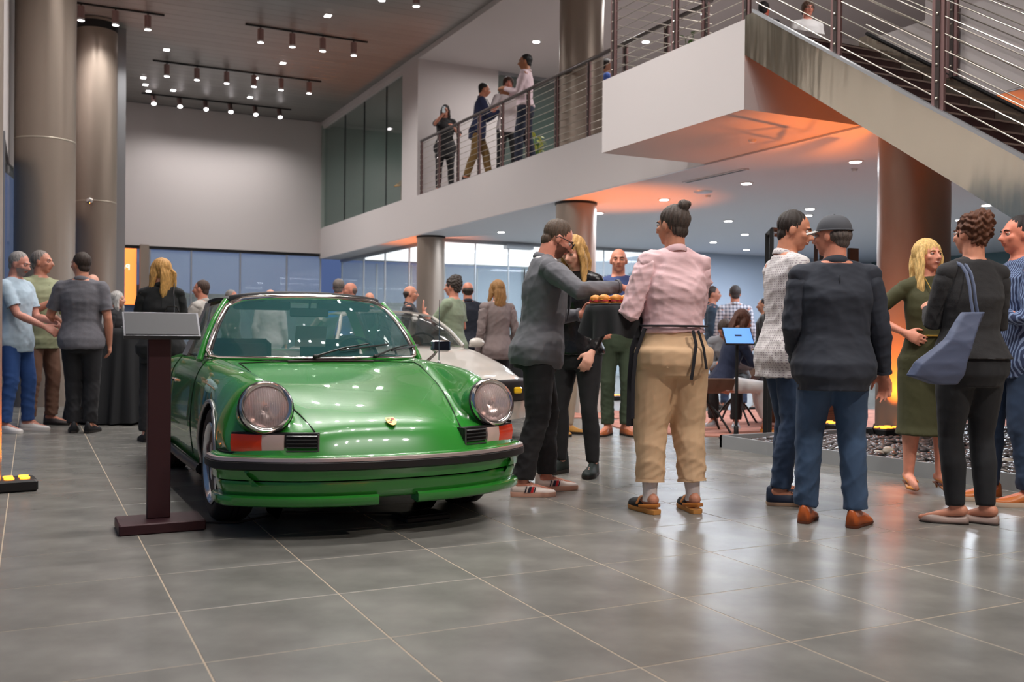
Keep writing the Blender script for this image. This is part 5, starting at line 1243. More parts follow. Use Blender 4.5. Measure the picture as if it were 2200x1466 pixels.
            hm.tube(bk, [(.07 * hs, .02 * hs), (.078 * hs, .026 * hs), (.084 * hs, .028 * hs), (.080 * hs, .026 * hs), (.045 * hs, .014 * hs)], 14, round_ends=True, up=Rh @ Vector((0, 1, 0)))
            if hair == 'pony': hm.tube([Hd(.03, -.10, .02), Hd(.06, -.13, -.02), Hd(.075, -.12, -.14), Hd(.10, -.11, -.22)], [.018 * hs, .022 * hs, .02 * hs, .006 * hs], 8, round_ends=True)
        elif hair == 'updo':
            HE(0, -.028, .040, .084, .098, .090); HE(.0, -.062, -.022, .060, .044, .056); HE(.012, -.072, .070, .066, .062, .072); HE(.020, -.080, .015, .052, .048, .058)
        hmesh = vox(hm, hv, 1, 'hair')
        if hair in ('curly', 'updo'): curlify(hmesh, .007 * hs if hair == 'updo' else .006 * hs, seed)
        else: hairify(hmesh, (.0022 if hair in ('short', 'ring', 'thin') else .004) * hs, seed)
        hmesh.materials.append(hairmat(hc)); smooth_all(hmesh); inst('hair', hmesh, root)
    if hair == 'bald': pass
    # ---------------- clothes
    def garment(name, mb, m, amp=.006, fr=16, it=3, v=None, hz=None):
        me = vox(mb, v or vc, it, name); wrinkle(me, amp, fr, seed + len(name), horiz=hz); me.materials.append(m); smooth_all(me); return inst(name, me, root)
    kind, cm = top[0], top[1]
    if cm is not None:
        g = MB(); e = {'tee': .012, 'polo': .013, 'shirt': .016, 'blouse': .024, 'jacket': .019, 'sweater': .018, 'dress': .008, 'fit': .009}[kind]
        hem = {'tee': .455, 'polo': .462, 'shirt': .44, 'blouse': .555, 'jacket': .425, 'sweater': .50, 'dress': .45, 'fit': .505}[kind]
        if len(top) > 2 and top[2].get('hem'): hem = top[2]['hem']
        slv = {'tee': .72, 'polo': .75, 'shirt': 2.0, 'blouse': 1.8, 'jacket': 2.0, 'sweater': 1.92, 'dress': 1.5, 'fit': 1.95}[kind]
        if len(top) > 2 and top[2].get('sleeve') is not None: slv = top[2]['sleeve']
        se = {'tee': .014, 'polo': .014, 'shirt': .013, 'blouse': .026, 'jacket': .014, 'sweater': .014, 'dress': .008, 'fit': .007}[kind]
        torso(g, e, hem, .842, hx=(.013 if kind != 'dress' and hem < .54 else 0), flare={'jacket': .10, 'shirt': .20, 'tee': .15, 'polo': .12}.get(kind, .1), fb=0)
        g.tube([sh[0], T(S(0, -.006, .830)), sh[1]], [.030 * H + se * .5, .036 * H + e * .4, .030 * H + se * .5], ns, round_ends=True)
        slm = []
        for (a, b, c) in arms:
            gm = g; g = MB() if (kind in ('jacket', 'shirt', 'blouse', 'sweater') and slv > 1 and res != 'lo') else gm
            R0 = [.033 * H * ar + se, .029 * H * ar + se, .0235 * H * ar + se * 1.05, .0225 * H * ar + se, .0165 * H * ar + se * .75]
            if slv <= 1: p1 = a.lerp(b, slv); g.tube([a, a.lerp(b, slv * .5), p1], [R0[0], R0[1] + .002, .0265 * H * ar + se * 1.25], ns)
            else:
                q = b.lerp(c, slv - 1); g.tube([a.lerp(b, -.04), a.lerp(b, .16), a.lerp(b, .5), b, b.lerp(q, .35), q], [.028 * H * ar + se * .4, R0[0] * .99, R0[1], R0[2], R0[3], (R0[4] if kind != 'blouse' else R0[4] * 1.0)], ns)
            gm.ell(a, (.034 * H * ar + se * .6,) * 3, 12, 8)
            if g is not gm: slm.append(g); g = gm
        amp = {'tee': .011, 'polo': .011, 'shirt': .016, 'blouse': .024, 'jacket': .013, 'sweater': .008, 'dress': .005, 'fit': .005}[kind]
        fr_q = {'jacket': 13, 'blouse': 17}.get(kind, 20)
        gt = garment({'tee': 't_shirt', 'polo': 'polo_shirt', 'shirt': 'shirt', 'blouse': 'shirt', 'jacket': 'jacket', 'sweater': 'sweater', 'dress': 'dress_bodice', 'fit': 'top'}[kind], g, cm, amp, fr_q)
        for k_, sm_ in enumerate(slm):
            me_ = vox(sm_, vc * .9, 3, 'sleeve'); wrinkle(me_, amp * 1.15, fr_q * 1.25, seed + 40 + k_); me_.materials.append(cm); smooth_all(me_); inst('sleeve', me_, gt)
        if kind in ('polo', 'shirt', 'jacket', 'blouse'):
            c2 = top[2].get('collar') if len(top) > 2 and top[2].get('collar') else cm
            pts = []; 
            for a in np.linspace(-2.5, 2.5, 19): pts.append(T(S(.037 * math.sin(a) * (1 if male else .9), -.010 - .038 * math.cos(a), .856 - .012 * (1 - math.cos(a)) * .9)))
            MB().tube(pts, [(.007, .021)] * 19, 8, up=(0, 0, 1)).build('collar', c2, gt, smooth=60)
        if kind == 'jacket':  # lapels, vent, pockets
            for sg in (-1, 1):
                lp = [T(S(sg * .040, .030, .835)), T(S(sg * .052, .064, .78)), T(S(sg * .035, .078, .70)), T(S(sg * .008, .080, .63))]
                lp = [p + Rt @ Vector((0, e + .008, 0)) for p in lp]; MB().tube(lp, [(.012, .005), (.028, .005), (.022, .005), (.006, .004)], 8, up=Rt @ Vector((0, 1, 0))).build('lapel', cm, gt, smooth=60)
                a, b, c = arms[0 if sg < 0 else 1]; MB().tube([c.lerp(b, .055), c.lerp(b, -.005)], [.0165 * H + .015, .0165 * H + .016], 16).build('cuff', cm, gt, smooth=60)
                pk_ = T(S(sg * .075, .045, .53)) + Rt @ Vector((sg * e, e, 0)); MB().box(pk_, (.10, .012, .045), Rt @ Matrix.Rotation(-sg * .8, 3, 'Z')).build('pocket_flap', cm, gt)
            rr = [T(S(0, np.interp(z, [.45, .56, .67, .775], [-.070, -.061, -.057, -.064]), z)) + Rt @ Vector((0, -e - .004, 0)) for z in (.44, .50, .56, .62, .69, .76, .80)]
            MB().tube(rr, .0018, 5).build('back_seam', mat('seam_dark', srgb(28, 28, 30), .9), gt)
        if kind in ('shirt', 'polo', 'tee') and slv <= 1:
            for (a, b, c) in arms: p1 = a.lerp(b, slv); MB().tube([a.lerp(b, slv - .06), p1 + (b - a) * .004], [.0270 * H * ar + se * 1.3] * 2, 18, caps=False).build('sleeve_hem', cm, gt, smooth=60)
        if kind == 'shirt' or kind == 'polo':
            nb_ = 5 if kind == 'shirt' else 3; bb = MB()
            for k in range(nb_):
                z = .80 - k * (.065 if kind == 'shirt' else .025); yo = np.interp(z, [t_[0] for t_ in TS], [t_[1] + t_[3] for t_ in TS]); bb.ell(T(S(0, yo, z)) + Rt @ Vector((0, e + .003, 0)), (.005, .003, .005), 8, 5)
            bb.build('buttons', mat('button_dark', srgb(50, 46, 48), .4), gt)
    if len(top) > 2 and top[2].get('inner'):
        g = MB(); torso(g, .003, .60, .850); me = garment('inner_shirt', g, top[2]['inner'], .003)
    kind, cm = bot[0], bot[1]
    if kind in ('jeans', 'slack', 'slim', 'wide', 'skirt'):
        g = MB(); e = {'jeans': .010, 'slack': .014, 'slim': .010, 'wide': .022, 'skirt': .012}[kind]
        zt_ = .605 if kind != 'skirt' else .62
        if seat is None: torso(g, e + .004, .442, .535); torso(g, min(e, .008) if kind != 'skirt' else e, .50, zt_)
        else: torso(g, e, .47, zt_)
        cut = bot[2] if len(bot) > 2 else .985
        if kind == 'skirt':
            rings = []
            for z, rx, ry in ((.50, .108, .080), (.42, .108, .086), (.34, .104, .088), (.26, .106, .094), (bot[2] if len(bot) > 2 else .21, .114, .104)): rings.append([Vector((rx * H * math.cos(a), ry * H * math.sin(a) - .004 * H, z * H)) for a in np.linspace(0, 2 * math.pi, 25)[:-1]])
            g.rings(rings)
        else:
            for (a, b, c, to) in legs:
                q = b.lerp(c, cut); kx = Vector((0, -.006 * H, 0)); R_ = {'jeans': (.057, .050, .041, .038, .036), 'slack': (.058, .052, .043, .040, .037), 'slim': (.056, .048, .034, .034, .0235), 'wide': (.064, .060, .052, .045, .040)}[kind]
                RB = [q_ * lr * H for q_ in (.054, .047, .031, .0325, .0235)]; R_ = [max(r_ * H * (1 + .6 * (w - 1)), rb_ + .005) for r_, rb_ in zip(R_, RB)]; R_[4] = max(R_[4], .024 * H + .003)
                g.tube([a + Vector((0, 0, .03)), a.lerp(b, .4), b, b.lerp(q, .4) + kx, q], [R_[0] * 1.06, R_[1], R_[2], R_[3], R_[4]], 16)
        hz = (lambda V: .55 + 1.0 * np.exp(-((V[:, 2] - .12 * H) / (.10 * H)) ** 2) + .5 * np.exp(-((V[:, 2] - .27 * H) / (.05 * H)) ** 2)) if kind in ('jeans', 'slack', 'wide') else None
        gt = garment({'skirt': 'skirt'}.get(kind, 'trousers' if kind != 'jeans' else 'jeans'), g, cm, {'jeans': .013, 'slack': .011, 'slim': .004, 'wide': .014, 'skirt': .004}[kind], 21, hz=hz, it=6)
        if kind in ('jeans', 'wide', 'slack') and hi and seat is None and top[0] in ('blouse',):
            for sg in (-1, 1): # back pockets
                zc = .50; pz_ = T(S(sg * .042, -.070 - .006, zc)) + Vector((0, -e - .002 - .02 * (w - 1), 0)); MB().bevbox((pz_.x - .042, pz_.y - .003, pz_.z - .055), (pz_.x + .042, pz_.y + .006, pz_.z + .05), .003).build('back_pocket', cm, gt)
            for (a, b, c, to) in legs: q = b.lerp(c, cut); MB().tube([q.lerp(b, .05), q + (q - b) * .003], [R_[4] + .003] * 2, 20, caps=False).build('hem', cm, gt, smooth=60)
        if belt: 
            rings = []; 
            for zz_ in (.588, .607): rings.append([T(S(0, 0, 0) + Vector(((np.interp(zz_, [t_[0] for t_ in TS], [t_[2] for t_ in TS]) * H + e + .006) * math.cos(a), (np.interp(zz_, [t_[0] for t_ in TS], [t_[3] for t_ in TS]) * H + e + .006) * math.sin(a) + .003 * H, zz_ * H))) for a in np.linspace(0, 2 * math.pi, 33)[:-1]])
            MB().rings(rings).build('belt', belt, gt, smooth=40)
    # shoes
    skd, sc_ = shoe[0], shoe[1]
    if skd:
        sm = mat('shoe_%d_%d_%d' % sc_, srgb(*sc_), .35 if skd in ('dress', 'sneaker', 'flat', 'heel') else .6); sole = mat('sole_%d' % (shoe[2][0] if len(shoe) > 2 else 1), srgb(*shoe[2]) if len(shoe) > 2 else srgb(40, 34, 30), .6)
        for (a, b, c, to) in legs:
            fd = Vector((math.sin(to), math.cos(to), 0)); sd = Vector((fd.y, -fd.x, 0)); gz = max(0, c.z - .054 * H - .001); base = Vector((c.x, c.y, gz)); k = H / 1.75
            shr = empty('shoe', (0, 0, 0), 0, root)
            def SP(f, s_, z): return base + fd * (f * k) + sd * (s_ * k) + Vector((0, 0, z * k))
            prof = [(-.075, .022), (-.060, .034), (-.02, .037), (.03, .038), (.08, .046), (.12, .050), (.160, .044), (.190, .028), (.203, .010)] if skd != 'flat' and skd != 'heel' else [(-.068, .018), (-.050, .030), (-.01, .032), (.04, .033), (.09, .040), (.12, .038), (.150, .026), (.178, .010), (.186, .003)]
            heel = .035 if skd == 'heel' else 0
            lift = lambda f: heel * max(0, min(1, (.09 - f) / .12))
            th_ = {'sneaker': .030, 'boot': .028, 'dress': .016, 'shoe': .022, 'clog': .026, 'flat': .008, 'heel': .006}[skd]
            ring = [(f, hw) for f, hw in prof] + [(f, -hw) for f, hw in reversed(prof)]
            MB().rings([[SP(f * 1.0, s_ * .97, lift(f) + .001) for f, s_ in ring], [SP(f * 1.015, s_ * 1.04, lift(f) + th_ * .5) for f, s_ in ring], [SP(f * 1.01, s_ * 1.02, lift(f) + th_) for f, s_ in ring]]).build('sole', sole, shr, smooth=50)
            if skd == 'heel': MB().tube([SP(-.045, 0, .002), SP(-.05, 0, heel + .005)], [.006, .012], 8).build('heel', sm, shr)
            if skd == 'dress' : MB().prism([(0, 0)] * 0 or [(0, 0), (1, 0), (1, 1)], 0, 1) and None
            ht = {'sneaker': (.098, .112, .108, .088, .062, .048, .040, .034, .026), 'dress': (.092, .106, .100, .080, .058, .042, .036, .030, .020), 'boot': (.16, .165, .16, .10, .070, .056, .048, .040, .028), 'shoe': (.098, .112, .108, .088, .064, .046, .040, .034, .024), 'clog': (.0, .0, .0, .062, .066, .062, .056, .046, .03), 'flat': (.050, .048, .040, .038, .046, .046, .040, .032, .020), 'heel': (.0, .0, .0, .012, .020, .028, .024, .018, .010)}[skd]
            rings = []
            start = 3 if skd in ('clog', 'heel') else 0
            for (f, hw), hh in list(zip(prof, ht))[start:]:
                b0 = lift(f) + th_ * .8; r_ = []
                top_w = hw * (.62 if hh > .07 else .55)
                for q in np.linspace(0, math.pi, 11): 
                    cx_ = math.cos(q); sz_ = math.sin(q); wd = hw * 1.0 * (1 - .0 * sz_); r_.append(SP(f, wd * math.copysign(abs(cx_) ** .75, cx_) * (1 - .36 * sz_ ** 2 * (1 if hh > .06 else .2)), b0 + (hh - th_ * .5) * sz_ ** .85))
                rings.append(r_)
            MB().rings(rings).build('upper', sm, shr, smooth=180)
            if skd == 'clog':
                om = mat('clog_strap', srgb(190, 118, 50), .5)
                MB().tube([SP(.045, -.045, .035), SP(-.03, -.046, .045), SP(-.082, 0, .052), SP(-.03, .046, .045), SP(.045, .045, .035)], [(.004, .011)] * 5, 8, up=(0, 0, 1)).build('strap', om, shr, smooth=60)
                MB().tube([SP(.06, -.052, .045), SP(.06, -.03, .082), SP(.06, 0, .092), SP(.06, .03, .082), SP(.06, .052, .045)], [(.004, .013)] * 5, 8).build('strap', om, shr, smooth=60)
                MB().ell(SP(.06, .03 * (1), .088), (.009, .009, .006), 8, 5).build('buckle', CHROME, shr)
            if skd in ('sneaker', 'dress', 'shoe') and hi:
                lc = MB()
                for q in range(4): f = .045 + q * .018; zt2 = np.interp(f, [p_[0] for p_ in prof], ht) + th_ * .35; lc.tube([SP(f, -.022, zt2 - .004), SP(f + .004, 0, zt2 + .002), SP(f, .022, zt2 - .004)], .0022, 5)
                lc.build('laces', mat('lace_cream', srgb(222, 204, 186), .8) if skd == 'sneaker' else mat('lace_dark', srgb(50, 30, 20), .7), shr)
            if len(shoe) > 3 and shoe[3] == 'stripe':
                for sd_ in (-1, 1):
                    for dx, wd_, cc in ((.012, .006, (20, 20, 40)), (.022, .006, (220, 200, 190)), (.036, .016, (24, 26, 46)), (.054, .016, (190, 24, 34)), (.068, .006, (24, 26, 46))):
                        MB().rings([[SP(dx - wd_ / 2 + .006 * h2 / .02, sd_ * sx, th_ + h2) for h2, sx in ((.0, .0415), (.022, .0400), (.036, .034))] + [SP(dx + wd_ / 2 + .006 * h2 / .02, sd_ * sx, th_ + h2) for h2, sx in ((.036, .034), (.022, .0400), (.0, .0415))], [SP(dx - wd_ / 2 + .006 * h2 / .02, sd_ * (sx + .0035), th_ + h2) for h2, sx in ((.0, .0415), (.022, .0400), (.036, .034))] + [SP(dx + wd_ / 2 + .006 * h2 / .02, sd_ * (sx + .0035), th_ + h2) for h2, sx in ((.036, .034), (.022, .0400), (.0, .0415))]]).build('side_stripe', mat('stripe_%d' % cc[0], srgb(*cc), .5), shr)
    root['_t'] = 1; del root['_t']
    return dict(root=root, T=T, Hd=Hd, arms=arms, legs=legs, S=S, H=H, hs=hs, Rh=Rh, Rt=Rt, TS=TS, hair=hairmat(hc))
def world(p, v): 
    r = p['root']; m = Matrix.Translation(r.location) @ Matrix.Rotation(r.rotation_euler.z, 4, 'Z'); return m @ Vector(v)
C_ = fabric
NAVYJ = C_('jacket_charcoal_navy', (40, 45, 56), .8, 320); GREYJ = C_('jacket_grey', (98, 98, 104), .8, 320); JEAN = C_('denim_blue', (56, 78, 106), .85, 260, .3, noise=(5, .22, (1, 1, 1)))
JEAND = C_('denim_dark', (44, 62, 88), .85, 260, .3, noise=(5, .22, (1, 1, 1))); BLK = C_('cloth_black', (30, 29, 32), .8, 260); PINKW = C_('blouse_white_pink', (222, 186, 190), .75, 200, .12)
KHAKI = C_('khaki', (206, 172, 136), .8, 200, .15); OLIVE = C_('olive_trousers', (58, 70, 52), .85); BROWNT = C_('brown_trousers', (116, 84, 68), .8); WHITEC = C_('white_cloth', (212, 210, 210), .8)
BLUSH = C_('blue_shirt', (62, 78, 128), .75); GREENSH = C_('sage_shirt', (146, 150, 118), .8); PALEB = C_('pale_blue_tee', (176, 194, 208), .85); GPOLO = C_('grey_polo', (104, 102, 108), .85, noise=(140, .12, (1, 1, 1)))
KNIT = C_('black_knit', (44, 44, 46), .95, 150, .7); DRESS = C_('olive_ribbed', (62, 62, 34), .75, 200, .3); DOTS = pattern_mat('dotted_white', srgb(204, 200, 200), srgb(150, 140, 148), 'dots', 420); CHECK = pattern_mat('check_shirt', srgb(206, 206, 214), srgb(84, 92, 112), 'check', 130)
STRIPE = pattern_mat('striped_navy', srgb(48, 60, 92), srgb(120, 140, 176), 'stripe', 420); LEATHER = mat('black_leather', srgb(22, 21, 22), .25, bump=(26, .6, .006, (1, 1, 1))); LGREY = C_('light_grey_jacket', (172, 166, 160), .85)
TAN = (206, 148, 118); FAIR = (222, 164, 142); RED = (200, 132, 108); OLV = (184, 130, 100)

A = person(2.94, 5.57, 0, 1.80, 110, 'man in grey blazer, black trousers and white sneakers reaching for a slider on the tray', w=1.10, lean=6, hp=24, hy=0, feet=((-.12, .09), (.12, -.10)), toes=(-4, 4),
           hands=((-.06, .29, 1.16), (.335, .46, 1.33)), elbow=(None, (.8, -.2, -.5)), hgrip=('grip', 'reach'), hair='short', hc=(84, 68, 56), sk=(206, 138, 116), beard=(104, 66, 52), specs=True, top=('jacket', GREYJ, dict(hem=.455, inner=WHITEC)), bot=('slack', BLK, .97), shoe=('sneaker', (232, 216, 208), (206, 160, 140), 'stripe'), res='hi')
B = person(3.61, 6.20, 0, 1.77, 236, 'woman with long blonde hair and black leather jacket behind the man in grey blazer', 'f', lean=3, hp=16, hy=6, hands=((-.16, .10, .90), (.10, .22, 1.10)), hgrip=('rel', 'rel'), hair='long', hc=(196, 152, 92), sk=FAIR, top=('fit', LEATHER, dict(hem=.50)), bot=('slim', BLK, 1.0), shoe=('boot', (26, 36, 34)), res='mid')
Cc = person(5.42, 8.49, 0, 1.93, 208, 'bald man in blue button shirt, olive trousers and brown loafers behind the tray', hy=4, hair='ring', hc=(92, 72, 60), sk=(214, 142, 116), hands=((-.24, .14, 1.02), (.20, .22, 1.10)), feet=((-.09, .02), (.10, .02)), toes=(-25, 25), top=('shirt', BLUSH, dict(hem=.575)), bot=('jeans', OLIVE), belt=mat('belt_dark', srgb(36, 28, 26), .4), shoe=('dress', (150, 84, 50)), res='mid')
D = person(3.36, 4.67, 0, 1.80, 10, 'woman with bun in pale pink shirt, khaki trousers and clogs, holding the tray', 'f', w=1.22, hy=-24, feet=((-.135, 0), (.125, -.03)), toes=(-8, 8), hands=((-.20, .27, 1.165), (.0, .28, 1.10)), elbow=((-.5, -.5, -1), (.5, -.1, -1)), hair='bun', hc=(74, 64, 58), sk=(190, 130, 104), top=('blouse', PINKW, dict(hem=.578)), bot=('wide', KHAKI, .80), shoe=('clog', (34, 34, 36), (196, 136, 70)), res='hi')
E_ = person(4.19, 4.66, 0, 1.82, 108, 'dark-haired man in white dotted short-sleeve shirt and blue jeans smiling beside the man in cap', hy=30, hp=12, lean=2, feet=((-.10, .05), (.10, -.06)), hands=((-.17, .30, 1.14), (.06, .30, 1.10)), elbow=(None, (.5, -.9, -.3)), hair='short', hc=(44, 36, 32), sk=(196, 132, 104), smile=True, top=('shirt', DOTS, dict(sleeve=.86, hem=.425)), bot=('jeans', JEAND), shoe=('shoe', (34, 44, 66), (168, 140, 116)), res='hi')
F_ = person(3.94, 3.99, 0, 1.70, 32, 'man in charcoal cap, dark navy blazer, blue jeans and orange-brown shoes seen from behind', w=1.20, hy=-52, feet=((-.125, .07), (.12, -.03)), toes=(22, 34), hands=((-.17, .16, .90), (.30, .06, .75)), hair='ring', hc=(96, 88, 84), sk=(206, 136, 112), top=('jacket', NAVYJ, dict(hem=.435)), bot=('jeans', JEAN, 1.0), shoe=('dress', (176, 88, 40), (96, 50, 30)), res='hi')
G = person(5.37, 4.60, 0, 1.70, 205, 'blonde woman in olive green ribbed dress and tan slingbacks holding a wine glass', 'f', hy=-18, hp=-4, smile=True, feet=((-.09, .04), (.10, -.02)), foot_z=(.03, .03), toes=(-8, 8), hands=((-.02, .30, 1.12), (.17, .07, 1.06)), elbow=(None, (1, -.5, .1)), hgrip=('grip', 'rel'), hair='long', hc=(226, 182, 116), sk=(220, 150, 126), top=('dress', DRESS, dict(sleeve=1.55)), bot=('skirt', DRESS, .225), shoe=('heel', (196, 128, 52), (120, 70, 40)), res='hi')
H_ = person(4.67, 3.70, 0, 1.73, 16, 'woman with curly updo in black knit and black jeans, carrying the tote bag', 'f', w=1.14, hy=-14, feet=((-.07, .02), (.095, -.01)), toes=(-62, -40), hands=((-.08, .28, 1.20), (.10, .28, 1.16)), hair='updo', hc=(92, 56, 38), sk=(206, 142, 116), top=('sweater', KNIT, dict(hem=.53)), bot=('slim', C_('black_jeans', (34, 36, 40), .9), .98), shoe=('flat', (158, 138, 130)), res='hi')
I_ = person(5.50, 4.02, 0, 1.80, 300, 'man in navy striped shirt and jeans at the right picture edge facing left', hair='short', hc=(34, 28, 28), sk=(214, 132, 106), hy=-4, feet=((-.09, -.03), (.12, .12)), toes=(0, 0), hands=((-.1, .28, 1.2), (.1, .26, 1.18)), top=('shirt', STRIPE), bot=('jeans', JEAND), shoe=('sneaker', (186, 106, 52), (210, 190, 170)), res='mid')
J = person(-.13, 10.97, 0, 1.82, 122, 'grey-haired man in pale blue tee and blue jeans at the far left', hp=14, hair='short', hc=(150, 142, 138), sk=(206, 142, 124), beard=(150, 130, 124), hands=((-.10, .34, 1.10), (.10, .36, 1.06)), top=('tee', PALEB, dict(hem=.44)), bot=('jeans', C_('denim_bright', (44, 76, 132), .85)), shoe=('sneaker', (222, 216, 212), (220, 214, 210)), res='mid', feet=((-.12, .06), (.14, -.02)))
K = person(.10, 11.55, 0, 1.88, 140, 'man in sage green shirt and brown trousers gesturing beside the pale blue tee', hy=-22, hair='short', hc=(128, 118, 112), sk=(200, 136, 112), hands=((-.10, .36, 1.28), (.10, .34, 1.34)), hgrip=('flat', 'up'), top=('shirt', GREENSH, dict(sleeve=1.3)), bot=('slack', BROWNT), shoe=('shoe', (70, 62, 60)), res='mid')
L_ = person(.46, 10.64, 0, 1.81, 14, 'man in grey polo shirt and black jeans seen from behind at left', w=1.12, hy=-48, hair='short', hc=(58, 46, 40), sk=(202, 138, 112), hands=((-.26, .30, 1.10), None), feet=((-.07, .01), (.09, -.02)), top=('polo', GPOLO), bot=('jeans', BLK, 1.0), shoe=('shoe', (34, 34, 36)), res='mid')
person(.70, 13.3, 0, 1.74, 206, 'bald-topped man mostly hidden behind the man in grey polo', hair='ring', hc=(190, 186, 180), sk=FAIR, top=('shirt', WHITEC), bot=('jeans', BLK))
person(.98, 13.2, 0, 1.53, 116, 'older woman with short grey hair at the left cocktail table', 'f', hair='bob', hc=(188, 184, 180), sk=FAIR, top=('sweater', BLK), bot=('slack', BLK), res='mid')
O_ = person(1.09, 9.55, 0, 1.71, 6, 'woman with wavy long blonde hair and black jacket seen from behind beside the kiosk', 'f', w=1.1, hy=-40, hair='pony', hc=(190, 142, 82), sk=FAIR, hands=((-.12, .28, 1.08), (.10, .27, 1.08)), top=('jacket', C_('black_coat', (20, 20, 22), .85)), bot=('slack', BLK), res='mid')
person(1.85, 12.17, 0, 1.65, 301, 'man in light grey jacket with raised hands behind the green car roof, left side', hair='short', hc=(72, 54, 46), sk=(206, 136, 112), hands=((-.10, .26, 1.24), (.08, .30, 1.22)), hgrip=('up', 'flat'), top=('jacket', LGREY), bot=('slack', BLK), res='mid')
person(2.96, 16.39, 0, 1.72, 126, 'grey-haired man far behind the green car, left of the bald one', hair='short', hc=(150, 144, 140), sk=RED, top=('shirt', BLK), bot=('jeans', BLK))
person(3.34, 15.22, 0, 1.70, 26, 'balding man with white hair ring far behind the green car roof', hair='ring', hc=(196, 190, 184), sk=FAIR, top=('shirt', WHITEC), bot=('jeans', BLK))
person(3.74, 12.85, 0, 1.76, 26, 'man in bright blue polo seen from behind over the green car roof', hair='short', hc=(110, 100, 94), sk=RED, top=('polo', C_('bright_blue', (44, 124, 220), .8)), bot=('jeans', BLK), res='mid')
person(4.13, 13.6, 0, 1.76, 276, 'man facing the bright blue polo man behind the green car', hair='ring', hc=(120, 100, 90), sk=RED, top=('shirt', PALEB), bot=('jeans', BLK))
person(4.45, 13.7, 0, 1.63, 21, 'bald man with sunglasses strap round his head behind the car roof corner', hair='bald', hc=(80, 60, 50), sk=(214, 150, 124), specs=False, top=('shirt', BLK), bot=('jeans', BLK))
person(4.67, 12.6, 0, 1.69, 113, 'bald man in dark shirt facing right in front of the glass door column', hair='ring', hc=(70, 60, 54), sk=(206, 142, 116), hy=0, top=('shirt', C_('charcoal', (54, 54, 58), .8)), bot=('jeans', BLK), res='mid')
person(4.72, 11.2, 0, 1.73, 318, 'curly dark-haired man in grey-green tee gesturing behind the pale coupe', w=1.18, hair='curly', hc=(66, 58, 52), sk=(204, 136, 112), hands=((-.08, .36, 1.28), (.14, .20, 1.05)), hgrip=('up', 'rel'), top=('tee', C_('greygreen', (136, 148, 124), .85)), bot=('jeans', BLK), res='mid')
person(5.25, 11.95, 0, 1.73, 16, 'balding man in dark navy shirt behind the curly-haired man', hair='ring', hc=(60, 50, 44), sk=RED, top=('polo', C_('dark_navy', (28, 32, 44), .8)), bot=('jeans', C_('khaki_dark', (110, 96, 76), .8)), res='mid')
person(4.88, 10.25, 0, 1.66, -2, 'person in taupe shirt seen from behind, half hidden by the grey blazer man', hair='bob', hc=(150, 110, 66), sk=FAIR, top=('shirt', C_('taupe', (122, 108, 106), .8)), bot=('jeans', BLK), res='mid')
person(4.92, 8.72, 0, 1.56, 150, 'woman in brown coat and tan boots mostly hidden behind the blonde in leather jacket', 'f', hair='bob', hc=(80, 56, 44), sk=FAIR, top=('jacket', C_('brown_coat', (112, 84, 66), .85)), bot=('slim', C_('beige', (176, 158, 140), .8)), shoe=('boot', (186, 134, 62)), res='lo')
# seated guests on the rug
Y_ = person(6.62, 8.30, 0, 1.70, 112, 'seated woman in navy sweater and white trousers on the taupe shell chair', 'f', lean=16, hp=6, seat=.44, hair='bob', hc=(84, 52, 40), sk=(190, 130, 104), hands=((-.08, .52, .68), (.10, .50, .66)), feet=((-.08, .52), (.08, .46)), top=('sweater', C_('navy_knit', (30, 38, 62), .9)), bot=('slack', WHITEC, .82), shoe=('flat', (206, 136, 50)), res='mid')
Z_ = person(7.30, 8.95, 0, 1.76, 232, 'seated man in grey sweater bending forward over his phone among the lounge guests', lean=34, hp=26, seat=.44, hair='short', hc=(62, 50, 44), sk=(196, 134, 110), hands=((-.10, .46, .74), (.06, .46, .72)), feet=((-.12, .40), (.14, .36)), top=('sweater', C_('grey_knit', (132, 134, 138), .9)), bot=('slack', BLK), shoe=('sneaker', (150, 150, 154), (214, 214, 214)), res='mid')
person(8.76, 10.73, 0, 1.74, 31, 'man in blue and white checked shirt standing behind the seated guests', hair='short', hc=(70, 66, 66), sk=(196, 132, 108), top=('shirt', CHECK, dict(hem=.44)), bot=('jeans', JEAND), res='mid')
person(8.86, 11.35, 0, 1.76, 128, 'man in dark shirt facing right beside the checked shirt man', hair='short', hc=(60, 50, 46), sk=(190, 128, 104), top=('shirt', C_('teal_dark', (44, 60, 76), .8)), bot=('jeans', BLK))
person(9.30, 10.75, 0, 1.58, 316, 'man in dark shirt and cap standing right of the checked shirt man', hair='short', hc=(30, 28, 28), sk=OLV, top=('polo', C_('dark_olive', (58, 58, 54), .8)), bot=('jeans', BLK))
shell_chair(6.45, 8.36, -math.radians(112), 'taupe shell chair on black legs under the woman in navy sweater')
shell_chair(7.38, 9.02, -math.radians(232), 'taupe shell chair under the man in grey sweater')
# balcony guests
bA = person(8.0, 19.5, ZB, 1.92, 206, 'woman in black shirt at the balcony end photographing with her phone', 'f', w=1.12, hair='bob', hc=(34, 28, 28), sk=(196, 134, 112), hands=((-.20, .24, 1.38), (.02, .30, 1.66)), elbow=(None, (.6, .3, -.8)), hgrip=('rel', 'grip'), top=('shirt', BLK, dict(sleeve=.9, hem=.40)), bot=('slim', BLK))
bB = person(7.98, 17.75, ZB, 2.0, 112, 'dark-haired man in navy and white jacket leaning at the balcony rail, left of the group', lean=8, hair='short', hc=(34, 28, 26), sk=(190, 124, 96), hands=((-.12, .44, 1.46), (.10, .46, 1.42)), hgrip=('grip', 'grip'), feet=((.0, .25), (.06, -.22)), top=('jacket', pattern_mat('navy_white_jacket', srgb(34, 42, 74), srgb(30, 38, 70), 'stripe', 9)), bot=('slack', C_('tan_trousers', (110, 84, 44), .85)))
